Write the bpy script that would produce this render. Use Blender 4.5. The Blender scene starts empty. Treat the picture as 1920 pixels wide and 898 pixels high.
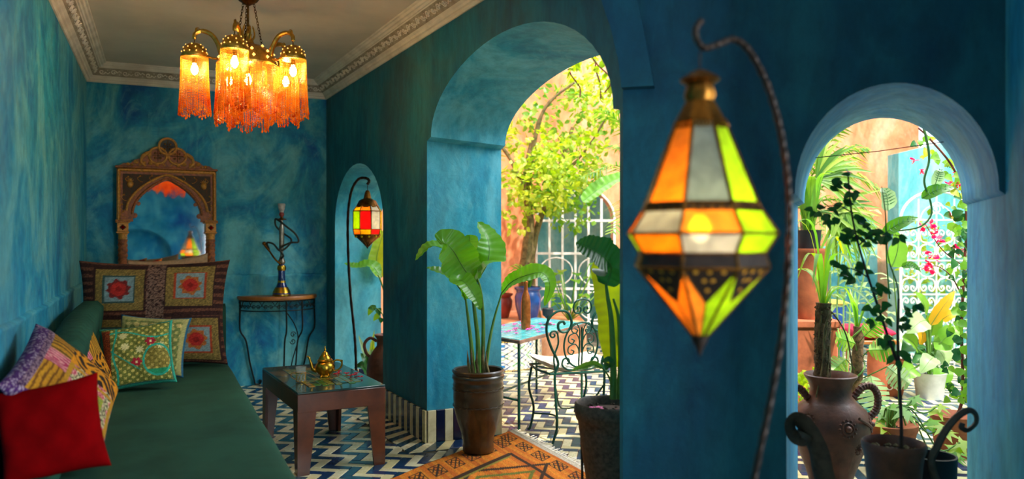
import bpy, math, random
import numpy as np
from mathutils import Vector, Matrix
from mathutils.geometry import tessellate_polygon
random.seed(7)
PI = math.pi
C = bpy.context.scene.collection
sc = bpy.context.scene

# ---------------------------------------------------------------- camera, sky, sun, fill lamps, exposure
FX = 1450.0
cam_d = bpy.data.cameras.new('camera'); cam = bpy.data.objects.new('camera', cam_d); C.objects.link(cam)
cam.location = (0, 0, 1.3); cam.rotation_euler = (PI/2, 0, 0)
cam_d.sensor_width = 36; cam_d.lens = 36*FX/1920; cam_d.clip_start = 0.05
cam_d.dof.use_dof = True; cam_d.dof.focus_distance = 4.7; cam_d.dof.aperture_fstop = 1.5
sc.camera = cam
sc.view_settings.view_transform = 'Standard'; sc.view_settings.look = 'None'
sc.view_settings.gamma = 1; sc.view_settings.use_curve_mapping = False
sc.view_settings.exposure = 0.45
sc.cycles.use_denoising = True
sc.cycles.max_bounces = 10; sc.cycles.diffuse_bounces = 6; sc.cycles.transmission_bounces = 8
sc.cycles.transparent_max_bounces = 24; sc.cycles.sample_clamp_indirect = 8

w = bpy.data.worlds.new('world'); sc.world = w; w.use_nodes = True
bgn = w.node_tree.nodes['Background']
sky = w.node_tree.nodes.new('ShaderNodeTexSky'); sky.sky_type = 'NISHITA'
sky.sun_disc = False; sky.sun_elevation = math.radians(58); sky.sun_rotation = math.radians(152)
mixw = w.node_tree.nodes.new('ShaderNodeMixRGB'); mixw.inputs[0].default_value = 0.5
mixw.inputs[2].default_value = (6, 6, 5.6, 1)
w.node_tree.links.new(sky.outputs[0], mixw.inputs[1]); w.node_tree.links.new(mixw.outputs[0], bgn.inputs[0])
bgn.inputs[1].default_value = 0.38

def light(name, kind, loc, energy, color=(1, 1, 1), size=1, size_y=None, aim=None, radius=None, angle=None):
    d = bpy.data.lights.new(name, kind); d.energy = energy; d.color = color
    if kind == 'AREA':
        d.size = size
        if size_y: d.shape = 'RECTANGLE'; d.size_y = size_y
    if radius is not None: d.shadow_soft_size = radius
    if angle is not None: d.angle = angle
    o = bpy.data.objects.new(name, d); C.objects.link(o); o.location = loc
    if aim is not None:
        o.rotation_euler = (Vector(aim)-Vector(loc)).to_track_quat('-Z', 'Y').to_euler()
    return o
sun = light('sun', 'SUN', (3, -6, 12), 5.0, (1.0, .93, .80), angle=math.radians(1.0), aim=(3-2.6, -6+5.6, 12-10.2))
# area lamps added as fill, at the unseen rear doorway and over the courtyard
light('rear_doorway_fill', 'AREA', (2.15, .45, 1.35), 125, (.85, .94, 1.0), 1.1, 1.8, aim=(-1.6, 3.6, 1.5))
light('courtyard_fill', 'AREA', (3.6, 4.9, 3.9), 150, (.90, .96, 1.0), 2.6, 2.2, aim=(-.1, 5.0, 1.1))
light('courtyard_fill', 'AREA', (.2, 7.4, 4.2), 90, (.90, .96, 1.0), 2.4, 2.0, aim=(1.9, 3.4, 1.2))

# ---------------------------------------------------------------- helpers
def lin(c):
    return tuple((x/12.92 if x <= .04045 else ((x+.055)/1.055)**2.4) for x in c)
def hexc(h):
    return lin((int(h[0:2], 16)/255, int(h[2:4], 16)/255, int(h[4:6], 16)/255))
def cmix(a, b, t): return tuple(a[i]*(1-t)+b[i]*t for i in range(3))
def at(px, py, Y): return Vector(((px-960)/FX*Y, Y, 1.3-(py-449)/FX*Y))
def V(*a): return Vector(a)

def catmull(pts, n=8, closed=False):
    P = [Vector(p) for p in pts]
    if len(P) < 3 and not closed:
        return [P[0].lerp(P[-1], i/n) for i in range(n+1)]
    out = []; m = len(P); segs = m if closed else m-1
    for i in range(segs):
        if closed: p0, p1, p2, p3 = P[(i-1) % m], P[i], P[(i+1) % m], P[(i+2) % m]
        else:
            p1, p2 = P[i], P[i+1]
            p0 = P[i-1] if i else p1+(p1-p2); p3 = P[i+2] if i+2 < m else p2+(p2-p1)
        for k in range(n):
            t = k/n; t2 = t*t; t3 = t2*t
            out.append(.5*((2*p1)+(p2-p0)*t+(2*p0-5*p1+4*p2-p3)*t2+(3*p1-p0-3*p2+p3)*t3))
    if not closed: out.append(P[-1])
    return out

class MB:
    def __init__(s): s.v = []; s.f = []; s.m = []; s.c = []
    def add(s, vs, fs, m=0, cols=None):
        b = len(s.v); s.v += [tuple(p) for p in vs]; s.f += [tuple(i+b for i in f) for f in fs]; s.m += [m]*len(fs)
        if cols is not None: s.c += [tuple(c) for c in cols]
        return s
    def hexa(s, p, m=0):      # bottom 4 (ccw from above), top 4
        return s.add(p, [(3, 2, 1, 0), (4, 5, 6, 7), (0, 1, 5, 4), (1, 2, 6, 5), (2, 3, 7, 6), (3, 0, 4, 7)], m)
    def box(s, x0, x1, y0, y1, z0, z1, m=0):
        return s.hexa([(x0, y0, z0), (x1, y0, z0), (x1, y1, z0), (x0, y1, z0), (x0, y0, z1), (x1, y0, z1), (x1, y1, z1), (x0, y1, z1)], m)
    def bbox(s, x0, x1, y0, y1, z0, z1, b=.005, m=0):   # box with chamfered edges
        def ring(z, i): return [(x0+i, y0, z), (x1-i, y0, z), (x1, y0+i, z), (x1, y1-i, z), (x1-i, y1, z), (x0+i, y1, z), (x0, y1-i, z), (x0, y0+i, z)]
        def ringi(z): return [(x0+b, y0+b, z), (x1-b, y0+b, z), (x1-b, y0+b, z), (x1-b, y1-b, z), (x1-b, y1-b, z), (x0+b, y1-b, z), (x0+b, y1-b, z), (x0+b, y0+b, z)]
        rs = [ringi(z0), ring(z0+b, b), ring(z1-b, b), ringi(z1)]
        vs = sum(rs, []); fs = [tuple(reversed(range(8)))]
        for k in range(3):
            for i in range(8): fs.append((k*8+i, k*8+(i+1) % 8, (k+1)*8+(i+1) % 8, (k+1)*8+i))
        fs.append(tuple(range(24, 32)))
        return s.add(vs, fs, m)
    def tube(s, pts, r, n=8, closed=False, m=0, flat=1.0, twist=0.0):
        P = [Vector(p) for p in pts]; L = len(P)
        if L < 2: return s
        R = r if hasattr(r, '__len__') else [r]*L
        T = []
        for i in range(L):
            a = P[(i-1) % L] if (closed or i) else P[0]; b = P[(i+1) % L] if (closed or i < L-1) else P[-1]
            t = b-a
            T.append(t.normalized() if t.length > 1e-9 else Vector((0, 0, 1)))
        u = T[0].orthogonal().normalized(); vs = []
        if abs(T[0].z) < .9: u = Vector((0, 0, 1)).cross(T[0]).normalized()
        for i in range(L):
            u = (u-T[i]*u.dot(T[i]))
            u = u.normalized() if u.length > 1e-6 else T[i].orthogonal().normalized()
            v = T[i].cross(u)
            for k in range(n):
                a = 2*PI*k/n+twist*i
                vs.append(P[i]+u*math.cos(a)*R[i]+v*math.sin(a)*R[i]*flat)
        fs = []
        for i in range(L if closed else L-1):
            j = (i+1) % L
            for k in range(n): fs.append((i*n+k, i*n+(k+1) % n, j*n+(k+1) % n, j*n+k))
        if not closed: fs += [tuple(reversed(range(n))), tuple(range((L-1)*n, L*n))]
        return s.add(vs, fs, m)
    def lathe(s, prof, n=32, c=(0, 0, 0), m=0, mod=None, cap=True, ax=None):
        vs = []; fs = []
        for j, (r, z) in enumerate(prof):
            for k in range(n):
                a = 2*PI*k/n; rr = r*(mod(a, j, z) if mod else 1)
                vs.append((c[0]+rr*math.cos(a), c[1]+rr*math.sin(a), c[2]+z))
        L = len(prof)
        for j in range(L-1):
            for k in range(n): fs.append((j*n+k, j*n+(k+1) % n, (j+1)*n+(k+1) % n, (j+1)*n+k))
        if cap: fs += [tuple(reversed(range(n))), tuple(range((L-1)*n, L*n))]
        return s.add(vs, fs, m)
    def sphere(s, c, r, n=10, m=0, sz=1.0):
        k = max(4, n//2)
        return s.lathe([(max(1e-4, r*math.sin(PI*i/k)), -r*sz*math.cos(PI*i/k)) for i in range(k+1)], n, c, m)
    def octa(s, c, r, m=0, h=1.0):
        x, y, z = c
        return s.add([(x+r, y, z), (x, y+r, z), (x-r, y, z), (x, y-r, z), (x, y, z+r*h), (x, y, z-r*h)],
                     [(0, 1, 4), (1, 2, 4), (2, 3, 4), (3, 0, 4), (1, 0, 5), (2, 1, 5), (3, 2, 5), (0, 3, 5)], m)
    def prism(s, front, back, m=0):   # two matching outlines (may be concave)
        n = len(front); tris = tessellate_polygon([[Vector(p) for p in front]])
        fs = [tuple(t) for t in tris]+[(t[2]+n, t[1]+n, t[0]+n) for t in tris]
        fs += [(i, i+n, (i+1) % n+n, (i+1) % n) for i in range(n)]
        return s.add(list(front)+list(back), fs, m)
    def ext(s, poly, d, m=0):
        d = Vector(d); return s.prism([Vector(p) for p in poly], [Vector(p)+d for p in poly], m)
    def build(s, name, mats, parent=None, smooth=True, angle=40, loc=None, rot=None, fixn=False):
        me = bpy.data.meshes.new(name); me.from_pydata(s.v, [], s.f)
        if not isinstance(mats, (list, tuple)): mats = [mats]
        for mt in mats: me.materials.append(mt)
        if len(mats) > 1: me.polygons.foreach_set('material_index', s.m)
        if s.c:
            a = me.color_attributes.new('Col', 'FLOAT_COLOR', 'POINT')
            a.data.foreach_set('color', np.array([(c[0], c[1], c[2], 1.0) for c in s.c], dtype=np.float32).ravel())
        if fixn:
            import bmesh
            bm = bmesh.new(); bm.from_mesh(me); bmesh.ops.recalc_face_normals(bm, faces=bm.faces); bm.to_mesh(me); bm.free()
        if smooth:
            me.shade_smooth()
            if angle: me.set_sharp_from_angle(angle=math.radians(angle))
        me.update()
        o = bpy.data.objects.new(name, me); C.objects.link(o)
        if parent is not None: o.parent = parent
        if loc is not None: o.location = loc
        if rot is not None: o.rotation_euler = rot
        return o

def tag(o, label=None, cat=None, group=None, kind=None):
    if label: o['label'] = label
    if cat: o['category'] = cat
    if group: o['group'] = group
    if kind: o['kind'] = kind
    return o
def thing(name, label, cat, loc=(0, 0, 0), rot=(0, 0, 0), group=None):
    o = bpy.data.objects.new(name, None); C.objects.link(o); o.empty_display_size = .05
    o.location = loc; o.rotation_euler = rot if hasattr(rot, '__len__') else (0, 0, rot)
    return tag(o, label, cat, group)
def struct(o): o['kind'] = 'structure'; return o
def stuff(o): o['kind'] = 'stuff'; return o
def dup(o, parent=None):
    c = o.copy(); C.objects.link(c)
    if parent is not None: c.parent = parent
    for ch in [x for x in o.children]: dup(ch, c)
    return c
def inst(me, name, parent, loc=(0, 0, 0), rot=(0, 0, 0), scale=(1, 1, 1)):
    o = bpy.data.objects.new(name, me); C.objects.link(o); o.parent = parent
    o.location = loc; o.rotation_euler = rot; o.scale = scale
    return o

# ---------------------------------------------------------------- materials
def newmat(name):
    m = bpy.data.materials.new(name); m.use_nodes = True; nt = m.node_tree
    return m, nt, nt.nodes['Principled BSDF']
def nz(nt, scale, detail=6, rough=.6, dist=0.0, vec=None):
    n = nt.nodes.new('ShaderNodeTexNoise'); n.inputs['Scale'].default_value = scale
    n.inputs['Detail'].default_value = detail; n.inputs['Roughness'].default_value = rough
    n.inputs['Distortion'].default_value = dist
    if vec is not None: nt.links.new(vec, n.inputs['Vector'])
    return n
def ramp(nt, fac, stops):
    r = nt.nodes.new('ShaderNodeValToRGB'); e = r.color_ramp.elements
    while len(e) < len(stops): e.new(.5)
    for i, (p, c) in enumerate(stops): e[i].position = p; e[i].color = (*c[:3], 1)
    nt.links.new(fac, r.inputs[0]); return r
def mixc(nt, fac, a, b, mode='MIX'):
    x = nt.nodes.new('ShaderNodeMixRGB'); x.blend_type = mode
    for i, q in ((0, fac), (1, a), (2, b)):
        if hasattr(q, 'links') or hasattr(q, 'is_linked'): nt.links.new(q, x.inputs[i])
        else: x.inputs[i].default_value = q if i == 0 else (*q[:3], 1)
    return x.outputs[0]
def coords(nt, scale=(1, 1, 1)):
    tc = nt.nodes.new('ShaderNodeTexCoord'); mp = nt.nodes.new('ShaderNodeMapping')
    mp.inputs['Scale'].default_value = scale; nt.links.new(tc.outputs['Object'], mp.inputs[0]); return mp.outputs[0]
def bump(nt, bs, h, strength=.3, dist=.01):
    b = nt.nodes.new('ShaderNodeBump'); b.inputs['Strength'].default_value = strength; b.inputs['Distance'].default_value = dist
    nt.links.new(h, b.inputs['Height']); nt.links.new(b.outputs[0], bs.inputs['Normal'])
def simple(name, col, rough=.6, metal=0.0, var=.25, scale=12, bmp=.15, spec=.5, coat=0.0, col2=None):
    m, nt, b = newmat(name); vec = coords(nt)
    n = nz(nt, scale, 6, .6, .2, vec)
    dark = col2 if col2 is not None else tuple(x*(1-var*1.6) for x in col)
    r = ramp(nt, n.outputs[0], [(.32, dark), (.62, col)])
    nt.links.new(r.outputs[0], b.inputs['Base Color'])
    b.inputs['Roughness'].default_value = rough; b.inputs['Metallic'].default_value = metal
    b.inputs['Specular IOR Level'].default_value = spec; b.inputs['Coat Weight'].default_value = coat
    if bmp:
        n2 = nz(nt, scale*4, 4, .6, 0, vec); bump(nt, b, n2.outputs[0], bmp, .004)
    return m
def plaster(name, base, light_, deep, grime, g_amt=.35, big=1.1, zst=.45):
    m, nt, b = newmat(name)
    v = coords(nt, (1, 1, zst)); v2 = coords(nt, (1, 1, 1))
    n1 = nz(nt, big*1.6, 9, .62, 1.2, v); n2 = nz(nt, big*.8, 7, .6, .6, v2)
    c = ramp(nt, n1.outputs[0], [(.33, deep), (.48, base), (.63, light_)]).outputs[0]
    g = nt.nodes.new('ShaderNodeMath'); g.operation = 'MULTIPLY'; g.inputs[1].default_value = g_amt
    gr = ramp(nt, n2.outputs[0], [(.46, (0, 0, 0)), (.66, (1, 1, 1))]); nt.links.new(gr.outputs[0], g.inputs[0])
    c = mixc(nt, g.outputs[0], c, grime)
    n3 = nz(nt, 14, 8, .7, .3, v); 
    sp = ramp(nt, n3.outputs[0], [(.35, (.72, .72, .72)), (.6, (1.1, 1.1, 1.1))])
    c = mixc(nt, .8, c, sp.outputs[0], 'MULTIPLY')
    n5 = nz(nt, 5, 7, .7, 1.5, coords(nt, (1, 1, .55)))
    s5 = ramp(nt, n5.outputs[0], [(.52, (0, 0, 0)), (.70, (.55, .55, .55))])
    c = mixc(nt, s5.outputs[0], c, light_)
    nt.links.new(c, b.inputs['Base Color'])
    b.inputs['Roughness'].default_value = .66; b.inputs['Specular IOR Level'].default_value = .3
    n4 = nz(nt, 9, 9, .65, .4, v2); bump(nt, b, n4.outputs[0], .28, .02)
    return m
def leafmat(name, c1, c2, c3=None, trans=.45, rough=.4):
    m, nt, b = newmat(name)
    g = nt.nodes.new('ShaderNodeNewGeometry')
    stops = [(0, c1), (.6, c2)]+([(1, c3)] if c3 else [])
    r = ramp(nt, g.outputs['Random Per Island'], stops)
    n = nz(nt, 9, 4, .6, 0, coords(nt)); v = ramp(nt, n.outputs[0], [(.3, (.8, .8, .8)), (.7, (1.12, 1.12, 1.12))])
    c = mixc(nt, .8, r.outputs[0], v.outputs[0], 'MULTIPLY')
    nt.links.new(c, b.inputs['Base Color']); b.inputs['Roughness'].default_value = rough
    t = nt.nodes.new('ShaderNodeBsdfTranslucent')
    hs = nt.nodes.new('ShaderNodeHueSaturation'); hs.inputs['Value'].default_value = 1.9; hs.inputs['Saturation'].default_value = 1.1
    nt.links.new(c, hs.inputs['Color']); nt.links.new(hs.outputs[0], t.inputs[0])
    mx = nt.nodes.new('ShaderNodeMixShader'); mx.inputs[0].default_value = trans
    nt.links.new(b.outputs[0], mx.inputs[1]); nt.links.new(t.outputs[0], mx.inputs[2])
    nt.links.new(mx.outputs[0], nt.nodes['Material Output'].inputs[0])
    return m
def colmat(name, rough=.85, bmp=.5, bs=160, sheen=.0, metal=0, spec=.3, coat=0):
    m, nt, b = newmat(name)
    a = nt.nodes.new('ShaderNodeVertexColor'); a.layer_name = 'Col'
    n = nz(nt, bs*.3, 4, .6, 0, coords(nt)); v = ramp(nt, n.outputs[0], [(.3, (.8, .8, .8)), (.7, (1.1, 1.1, 1.1))])
    nt.links.new(mixc(nt, .7, a.outputs[0], v.outputs[0], 'MULTIPLY'), b.inputs['Base Color'])
    b.inputs['Roughness'].default_value = rough; b.inputs['Metallic'].default_value = metal
    b.inputs['Sheen Weight'].default_value = sheen; b.inputs['Specular IOR Level'].default_value = spec
    b.inputs['Coat Weight'].default_value = coat
    n2 = nz(nt, bs, 3, .6, 0, coords(nt)); bump(nt, b, n2.outputs[0], bmp, .004)
    return m
def tilemat(name, c1, c2, rough=.35):
    m, nt, b = newmat(name)
    g = nt.nodes.new('ShaderNodeNewGeometry'); oi = nt.nodes.new('ShaderNodeObjectInfo')
    ad = nt.nodes.new('ShaderNodeMath'); ad.operation = 'ADD'
    nt.links.new(g.outputs['Random Per Island'], ad.inputs[0]); nt.links.new(oi.outputs['Random'], ad.inputs[1])
    fr = nt.nodes.new('ShaderNodeMath'); fr.operation = 'FRACT'; nt.links.new(ad.outputs[0], fr.inputs[0])
    r = ramp(nt, fr.outputs[0], [(0, c1), (1, c2)])
    # wear patches: position in the world so that neighbours share stains
    n = nz(nt, 9, 8, .65, .5, g.outputs['Position'])
    v = ramp(nt, n.outputs[0], [(.3, (.62, .56, .46)), (.62, (1.05, 1.05, 1.05))])
    nt.links.new(mixc(nt, .75, r.outputs[0], v.outputs[0], 'MULTIPLY'), b.inputs['Base Color'])
    n2 = nz(nt, 3, 6, .65, 0, g.outputs['Position'])
    rr = ramp(nt, n2.outputs[0], [(.35, (rough*.55,)*3), (.65, (rough*1.3,)*3)]); nt.links.new(rr.outputs[0], b.inputs['Roughness'])
    n3 = nz(nt, 26, 5, .6, 0, g.outputs['Position']); bump(nt, b, n3.outputs[0], .18, .003)
    return m
def glassmat(name, col, emit=0.0, rough=.35, alpha=.25):
    """coloured lantern glass: translucent pane with a glossy face"""
    m, nt, b = newmat(name)
    n = nz(nt, 22, 5, .6, .5, coords(nt)); r = ramp(nt, n.outputs[0], [(.3, tuple(x*.6 for x in col)), (.62, col)])
    t = nt.nodes.new('ShaderNodeBsdfTranslucent'); nt.links.new(r.outputs[0], t.inputs[0])
    tr = nt.nodes.new('ShaderNodeBsdfTransparent'); nt.links.new(r.outputs[0], tr.inputs[0])
    m1 = nt.nodes.new('ShaderNodeMixShader'); m1.inputs[0].default_value = alpha
    nt.links.new(t.outputs[0], m1.inputs[1]); nt.links.new(tr.outputs[0], m1.inputs[2])
    nt.links.new(r.outputs[0], b.inputs['Base Color']); b.inputs['Roughness'].default_value = rough
    m2 = nt.nodes.new('ShaderNodeMixShader'); m2.inputs[0].default_value = .35
    nt.links.new(m1.outputs[0], m2.inputs[1]); nt.links.new(b.outputs[0], m2.inputs[2])
    nt.links.new(m2.outputs[0], nt.nodes['Material Output'].inputs[0])
    return m
def emitmat(name, col, s):
    m, nt, b = newmat(name); b.inputs['Base Color'].default_value = (*col, 1)
    b.inputs['Emission Color'].default_value = (*col, 1); b.inputs['Emission Strength'].default_value = s
    return m

M = {}
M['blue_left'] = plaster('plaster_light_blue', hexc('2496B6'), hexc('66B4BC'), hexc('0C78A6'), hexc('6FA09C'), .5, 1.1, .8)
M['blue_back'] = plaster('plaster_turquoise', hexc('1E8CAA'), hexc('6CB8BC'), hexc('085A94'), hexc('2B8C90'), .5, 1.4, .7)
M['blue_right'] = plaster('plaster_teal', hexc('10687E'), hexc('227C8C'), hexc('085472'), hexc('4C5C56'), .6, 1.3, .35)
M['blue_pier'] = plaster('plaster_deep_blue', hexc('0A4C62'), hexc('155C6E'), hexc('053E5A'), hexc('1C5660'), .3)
M['reveal'] = plaster('plaster_reveal_painted_daylight', hexc('2F9CB4'), hexc('6FC0CC'), hexc('1A84A4'), hexc('7FB8B0'), .4)  # paler copy of the wall blue: daylight on the reveals put into the colour
M['reveal2'] = plaster('plaster_reveal_painted_daylight_blue', hexc('2F9CD0'), hexc('78C4DC'), hexc('1484C4'), hexc('7FB8C0'), .35)  # bluer copy for the right arch, daylight in its colour too
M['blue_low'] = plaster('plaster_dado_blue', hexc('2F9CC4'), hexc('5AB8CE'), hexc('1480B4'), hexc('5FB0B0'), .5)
M['orange_wall'] = plaster('plaster_salmon', hexc('DE9062'), hexc('EAAE88'), hexc('D2784A'), hexc('E2A078'), .4)
M['turq_wall'] = plaster('plaster_turquoise_outdoor', hexc('62B4B8'), hexc('98CCC8'), hexc('4A9CA8'), hexc('A8CCB8'), .5)
M['ceiling'] = simple('ceiling_plaster', hexc('E2D0BA'), .9, 0, .10, 2.0, .1, .2)
M['cornice'] = simple('cornice_plaster', hexc('EEE0CC'), .85, 0, .10, 5, .12, .2, 0, hexc('D4C4B0'))
M['cornice_field'] = simple('cornice_shade_dirt_field', hexc('B4A48E'), .9, 0, .2, 12, .3, .2, 0, hexc('8C7C68'))  # darker field: dirt and the relief's shadow gaps put into the colour
M['grout'] = simple('grout', hexc('6F6654'), .9, 0, .3, 30, .3)
M['cream_tile'] = tilemat('cream_tile', hexc('E3D8B4'), hexc('D6C48E'))
M['blue_tile'] = tilemat('blue_tile', hexc('1B3260'), hexc('22404E'), .25)
M['navy_tile'] = tilemat('navy_tile', hexc('0C1530'), hexc('16224A'), .25)
M['ochre_tile'] = tilemat('ochre_tile', hexc('C9A850'), hexc('D8BE78'))
M['iron'] = simple('wrought_iron', hexc('1D2420'), .45, .6, .3, 30, .2)
M['iron_green'] = simple('green_painted_iron', hexc('0F4A3C'), .4, .2, .3, 30, .15)
M['iron_brown'] = simple('rusty_iron', hexc('2A1C14'), .5, .6, .4, 30, .3)
M['brass'] = simple('aged_brass', hexc('E0A848'), .3, 1.0, .35, 25, .15)
M['brass_dark'] = simple('dark_brass', hexc('7E5220'), .42, 1.0, .45, 30, .25)
M['gold'] = simple('gold_pot', hexc('D6A038'), .28, 1.0, .25, 14, .12)
M['wood'] = simple('waxed_wood', hexc('B06A2A'), .4, 0, .3, 8, .1)
M['carved'] = simple('carved_wood', hexc('B0602A'), .5, 0, .45, 40, .4)
M['carved_gold'] = simple('gilded_wood', hexc('DC943A'), .45, .2, .35, 60, .4)
M['soil'] = simple('soil', hexc('4A3828'), 1, 0, .5, 30, 1.0)
M['velvet'] = simple('green_velvet', hexc('26503F'), .85, 0, .22, 3.5, .2, .2)
M['velvet'].node_tree.nodes['Principled BSDF'].inputs['Sheen Weight'].default_value = .0
M['red_cloth'] = simple('red_velvet', hexc('8C0206'), .9, 0, .3, 4, .15, .04)
M['table_dark'] = simple('dark_patinated_wood', hexc('5C2C16'), .3, 0, .4, 7, .15, .5, .25)
M['table_top'] = simple('dark_slate_top', hexc('26413E'), .18, 0, .3, 7, .08, .5, .4)
M['pot_dark'] = simple('dark_glazed_pot', hexc('4A3826'), .3, 0, .4, 9, .25, .5, .3)
M['pot_brown'] = simple('brown_clay', hexc('74422F'), .5, 0, .35, 12, .35, .4, .1)
M['terracotta'] = simple('terracotta', hexc('B5603A'), .8, 0, .25, 10, .3)
M['pot_blue'] = simple('blue_glaze', hexc('1F4FA0'), .25, 0, .25, 10, .1, .5, .4)
M['pot_red'] = simple('red_glaze', hexc('A03A2A'), .4, 0, .25, 10, .1)
M['pot_white'] = simple('white_pot', hexc('C8CCC6'), .5, 0, .15, 10, .1)
M['pot_black'] = simple('black_nursery_pot', hexc('22262A'), .5, 0, .2, 10, .1)
M['teal_top'] = simple('teal_table_tile', hexc('3FA6AC'), .25, 0, .3, 14, .1, .5, .3, hexc('3C8FAA'))
M['cushion_white'] = simple('cream_canvas', hexc('E4D6C0'), .9, 0, .12, 10, .2)
M['white_iron'] = simple('white_painted_iron', hexc('EFEDE4'), .5, 0, .1, 20, .1)
M['copper'] = simple('copper_bottle', hexc('C06A30'), .3, .8, .35, 30, .3)
M['bark'] = simple('bark', hexc('8A7448'), .9, 0, .4, 22, .8)
M['moss'] = simple('coir', hexc('7E6040'), 1, 0, .5, 40, 1.2)
M['petal'] = simple('red_petal', hexc('D81830'), .6, 0, .2, 20, .0)
M['petal_pink'] = simple('pink_petal', hexc('E0459A'), .6, 0, .2, 20, .0)
M['bougain'] = leafmat('bougainvillea_bract', hexc('D8244A'), hexc('F04870'), None, .4)
M['green_stem'] = simple('green_stem', hexc('5E8A34'), .5, 0, .25, 12, .1)
M['dark_stem'] = simple('dark_stem', hexc('3A2A1E'), .7, 0, .3, 20, .3)
M['red_stem'] = simple('reddish_stem', hexc('7A3324'), .7, 0, .3, 20, .3)
M['leaf_banana'] = leafmat('banana_leaf_green', hexc('4C8A28'), hexc('68A034'), None, .35, .32)
M['leaf_dark'] = leafmat('dark_leaf', hexc('1C4A22'), hexc('2C6428'), None, .2)
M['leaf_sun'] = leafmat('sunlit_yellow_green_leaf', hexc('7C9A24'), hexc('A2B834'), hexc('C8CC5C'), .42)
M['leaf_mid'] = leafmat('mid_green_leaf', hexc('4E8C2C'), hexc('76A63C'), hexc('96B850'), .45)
M['leaf_palm'] = leafmat('palm_leaf', hexc('3A6A20'), hexc('6E9430'), hexc('9AAC44'), .28)
M['leaf_pale'] = leafmat('pale_leaf', hexc('84A66C'), hexc('A0BC86'), None, .4)
M['leaf_yellow'] = leafmat('yellowing_leaf', hexc('C8B428'), hexc('E0A428'), None, .45)
M['soot'] = simple('black_hose', hexc('1E2418'), .6, 0, .3, 30, .3)
M['blue_glass'] = simple('blue_enamel', hexc('102A6A'), .15, 0, .3, 10, .0, .6, .6)
M['ember'] = simple('ceramic_bowl', hexc('C8BCB4'), .5, 0, .3, 40, .4)
M['bulb'] = emitmat('glowing_bulb', (1.0, .68, .26), 170)
M['bulb_lantern'] = emitmat('lantern_bulb', (1.0, .80, .45), 190)
M['textile'] = colmat('woven_textile'); M['rug'] = colmat('woven_rug', .95, .8, 220)
M['enamel'] = colmat('painted_wood', .45, .4, 120, 0, 0, .4); M['mosaic'] = colmat('glazed_mosaic', .25, .1, 60, 0, 0, .5, .3)
M['cord'] = simple('black_cord', hexc('14140F'), .8, 0, .2, 30, 0)
M['stripe_cream'] = M['cream_tile']
def mirrormat():
    m, nt, b = newmat('mirror_glass'); b.inputs['Base Color'].default_value = (.86, .88, .88, 1)
    b.inputs['Metallic'].default_value = 1; b.inputs['Roughness'].default_value = .03; return m
M['mirror'] = mirrormat()
def clearglass():
    m, nt, b = newmat('tea_glass'); b.inputs['Base Color'].default_value = (.95, .97, .92, 1)
    b.inputs['Transmission Weight'].default_value = .9; b.inputs['Roughness'].default_value = .08; b.inputs['IOR'].default_value = 1.3; return m
M['glass'] = clearglass()
def beadmat():
    m, nt, b = newmat('amber_beads')
    tc_ = nt.nodes.new('ShaderNodeTexCoord'); sx_ = nt.nodes.new('ShaderNodeSeparateXYZ'); nt.links.new(tc_.outputs['Object'], sx_.inputs[0])
    n = nz(nt, 11, 5, .6, .3, tc_.outputs['Object'])
    mr = nt.nodes.new('ShaderNodeMapRange'); mr.inputs['From Min'].default_value = 1.95; mr.inputs['From Max'].default_value = 2.29
    nt.links.new(sx_.outputs[2], mr.inputs[0])
    ad = nt.nodes.new('ShaderNodeMath'); ad.operation = 'MULTIPLY_ADD'; ad.inputs[1].default_value = 2.2; nt.links.new(n.outputs[0], ad.inputs[0])
    sb = nt.nodes.new('ShaderNodeMath'); sb.operation = 'SUBTRACT'; sb.inputs[1].default_value = .95; nt.links.new(mr.outputs[0], sb.inputs[0]); nt.links.new(sb.outputs[0], ad.inputs[2])
    r = ramp(nt, ad.outputs[0], [(.02, hexc('D8560C')), (.22, hexc('F88C18')), (.55, hexc('FFB428')), (.85, hexc('FFD858'))])
    t = nt.nodes.new('ShaderNodeBsdfTranslucent'); nt.links.new(r.outputs[0], t.inputs[0])
    nt.links.new(r.outputs[0], b.inputs['Base Color']); b.inputs['Roughness'].default_value = .15
    mx = nt.nodes.new('ShaderNodeMixShader'); mx.inputs[0].default_value = .6
    nt.links.new(b.outputs[0], mx.inputs[1]); nt.links.new(t.outputs[0], mx.inputs[2])
    nt.links.new(mx.outputs[0], nt.nodes['Material Output'].inputs[0]); return m
M['beads'] = beadmat()
M['stud_glow'] = emitmat('glow_stud_for_piercing', (1.0, .55, .12), 1.3)  # glowing studs on the solid domes stand in for lamplight through holes
# ---------------------------------------------------------------- the room shell
C1 = V(-3.505, 6.37, 0); C2 = V(-1.726, 7.19, 0); K = V(.442, 3.08, 0)
e = V(.908, .418, 0).normalized(); nb = V(-.418, .908, 0).normalized()
ub = V(.97, -.243, 0).normalized(); db = V(.389, .921, 0).normalized()
def Aw(Y, z=0.0): return V(-1.726+.5276*(7.19-Y), Y, z)
def Lw(Y, z=0.0, off=0.0): return V(-.607-.455*Y+off, Y, z)
def Bw(s, z=0.0): return K+ub*s+V(0, 0, z)
HC = 2.75
def arch(a, b, z0, zc, z1=None, n=20, p=1.0):
    """points from a to b along an ellipse, springing at z0 (z1 at b) and rising to zc"""
    z1 = z0 if z1 is None else z1; out = []
    for i in range(n+1):
        t = PI*i/n; q = (1-math.cos(t))/2; base = z0+(z1-z0)*q
        out.append((a+(b-a)*q, base+(zc-base)*math.sin(t)**p))
    return out

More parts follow.
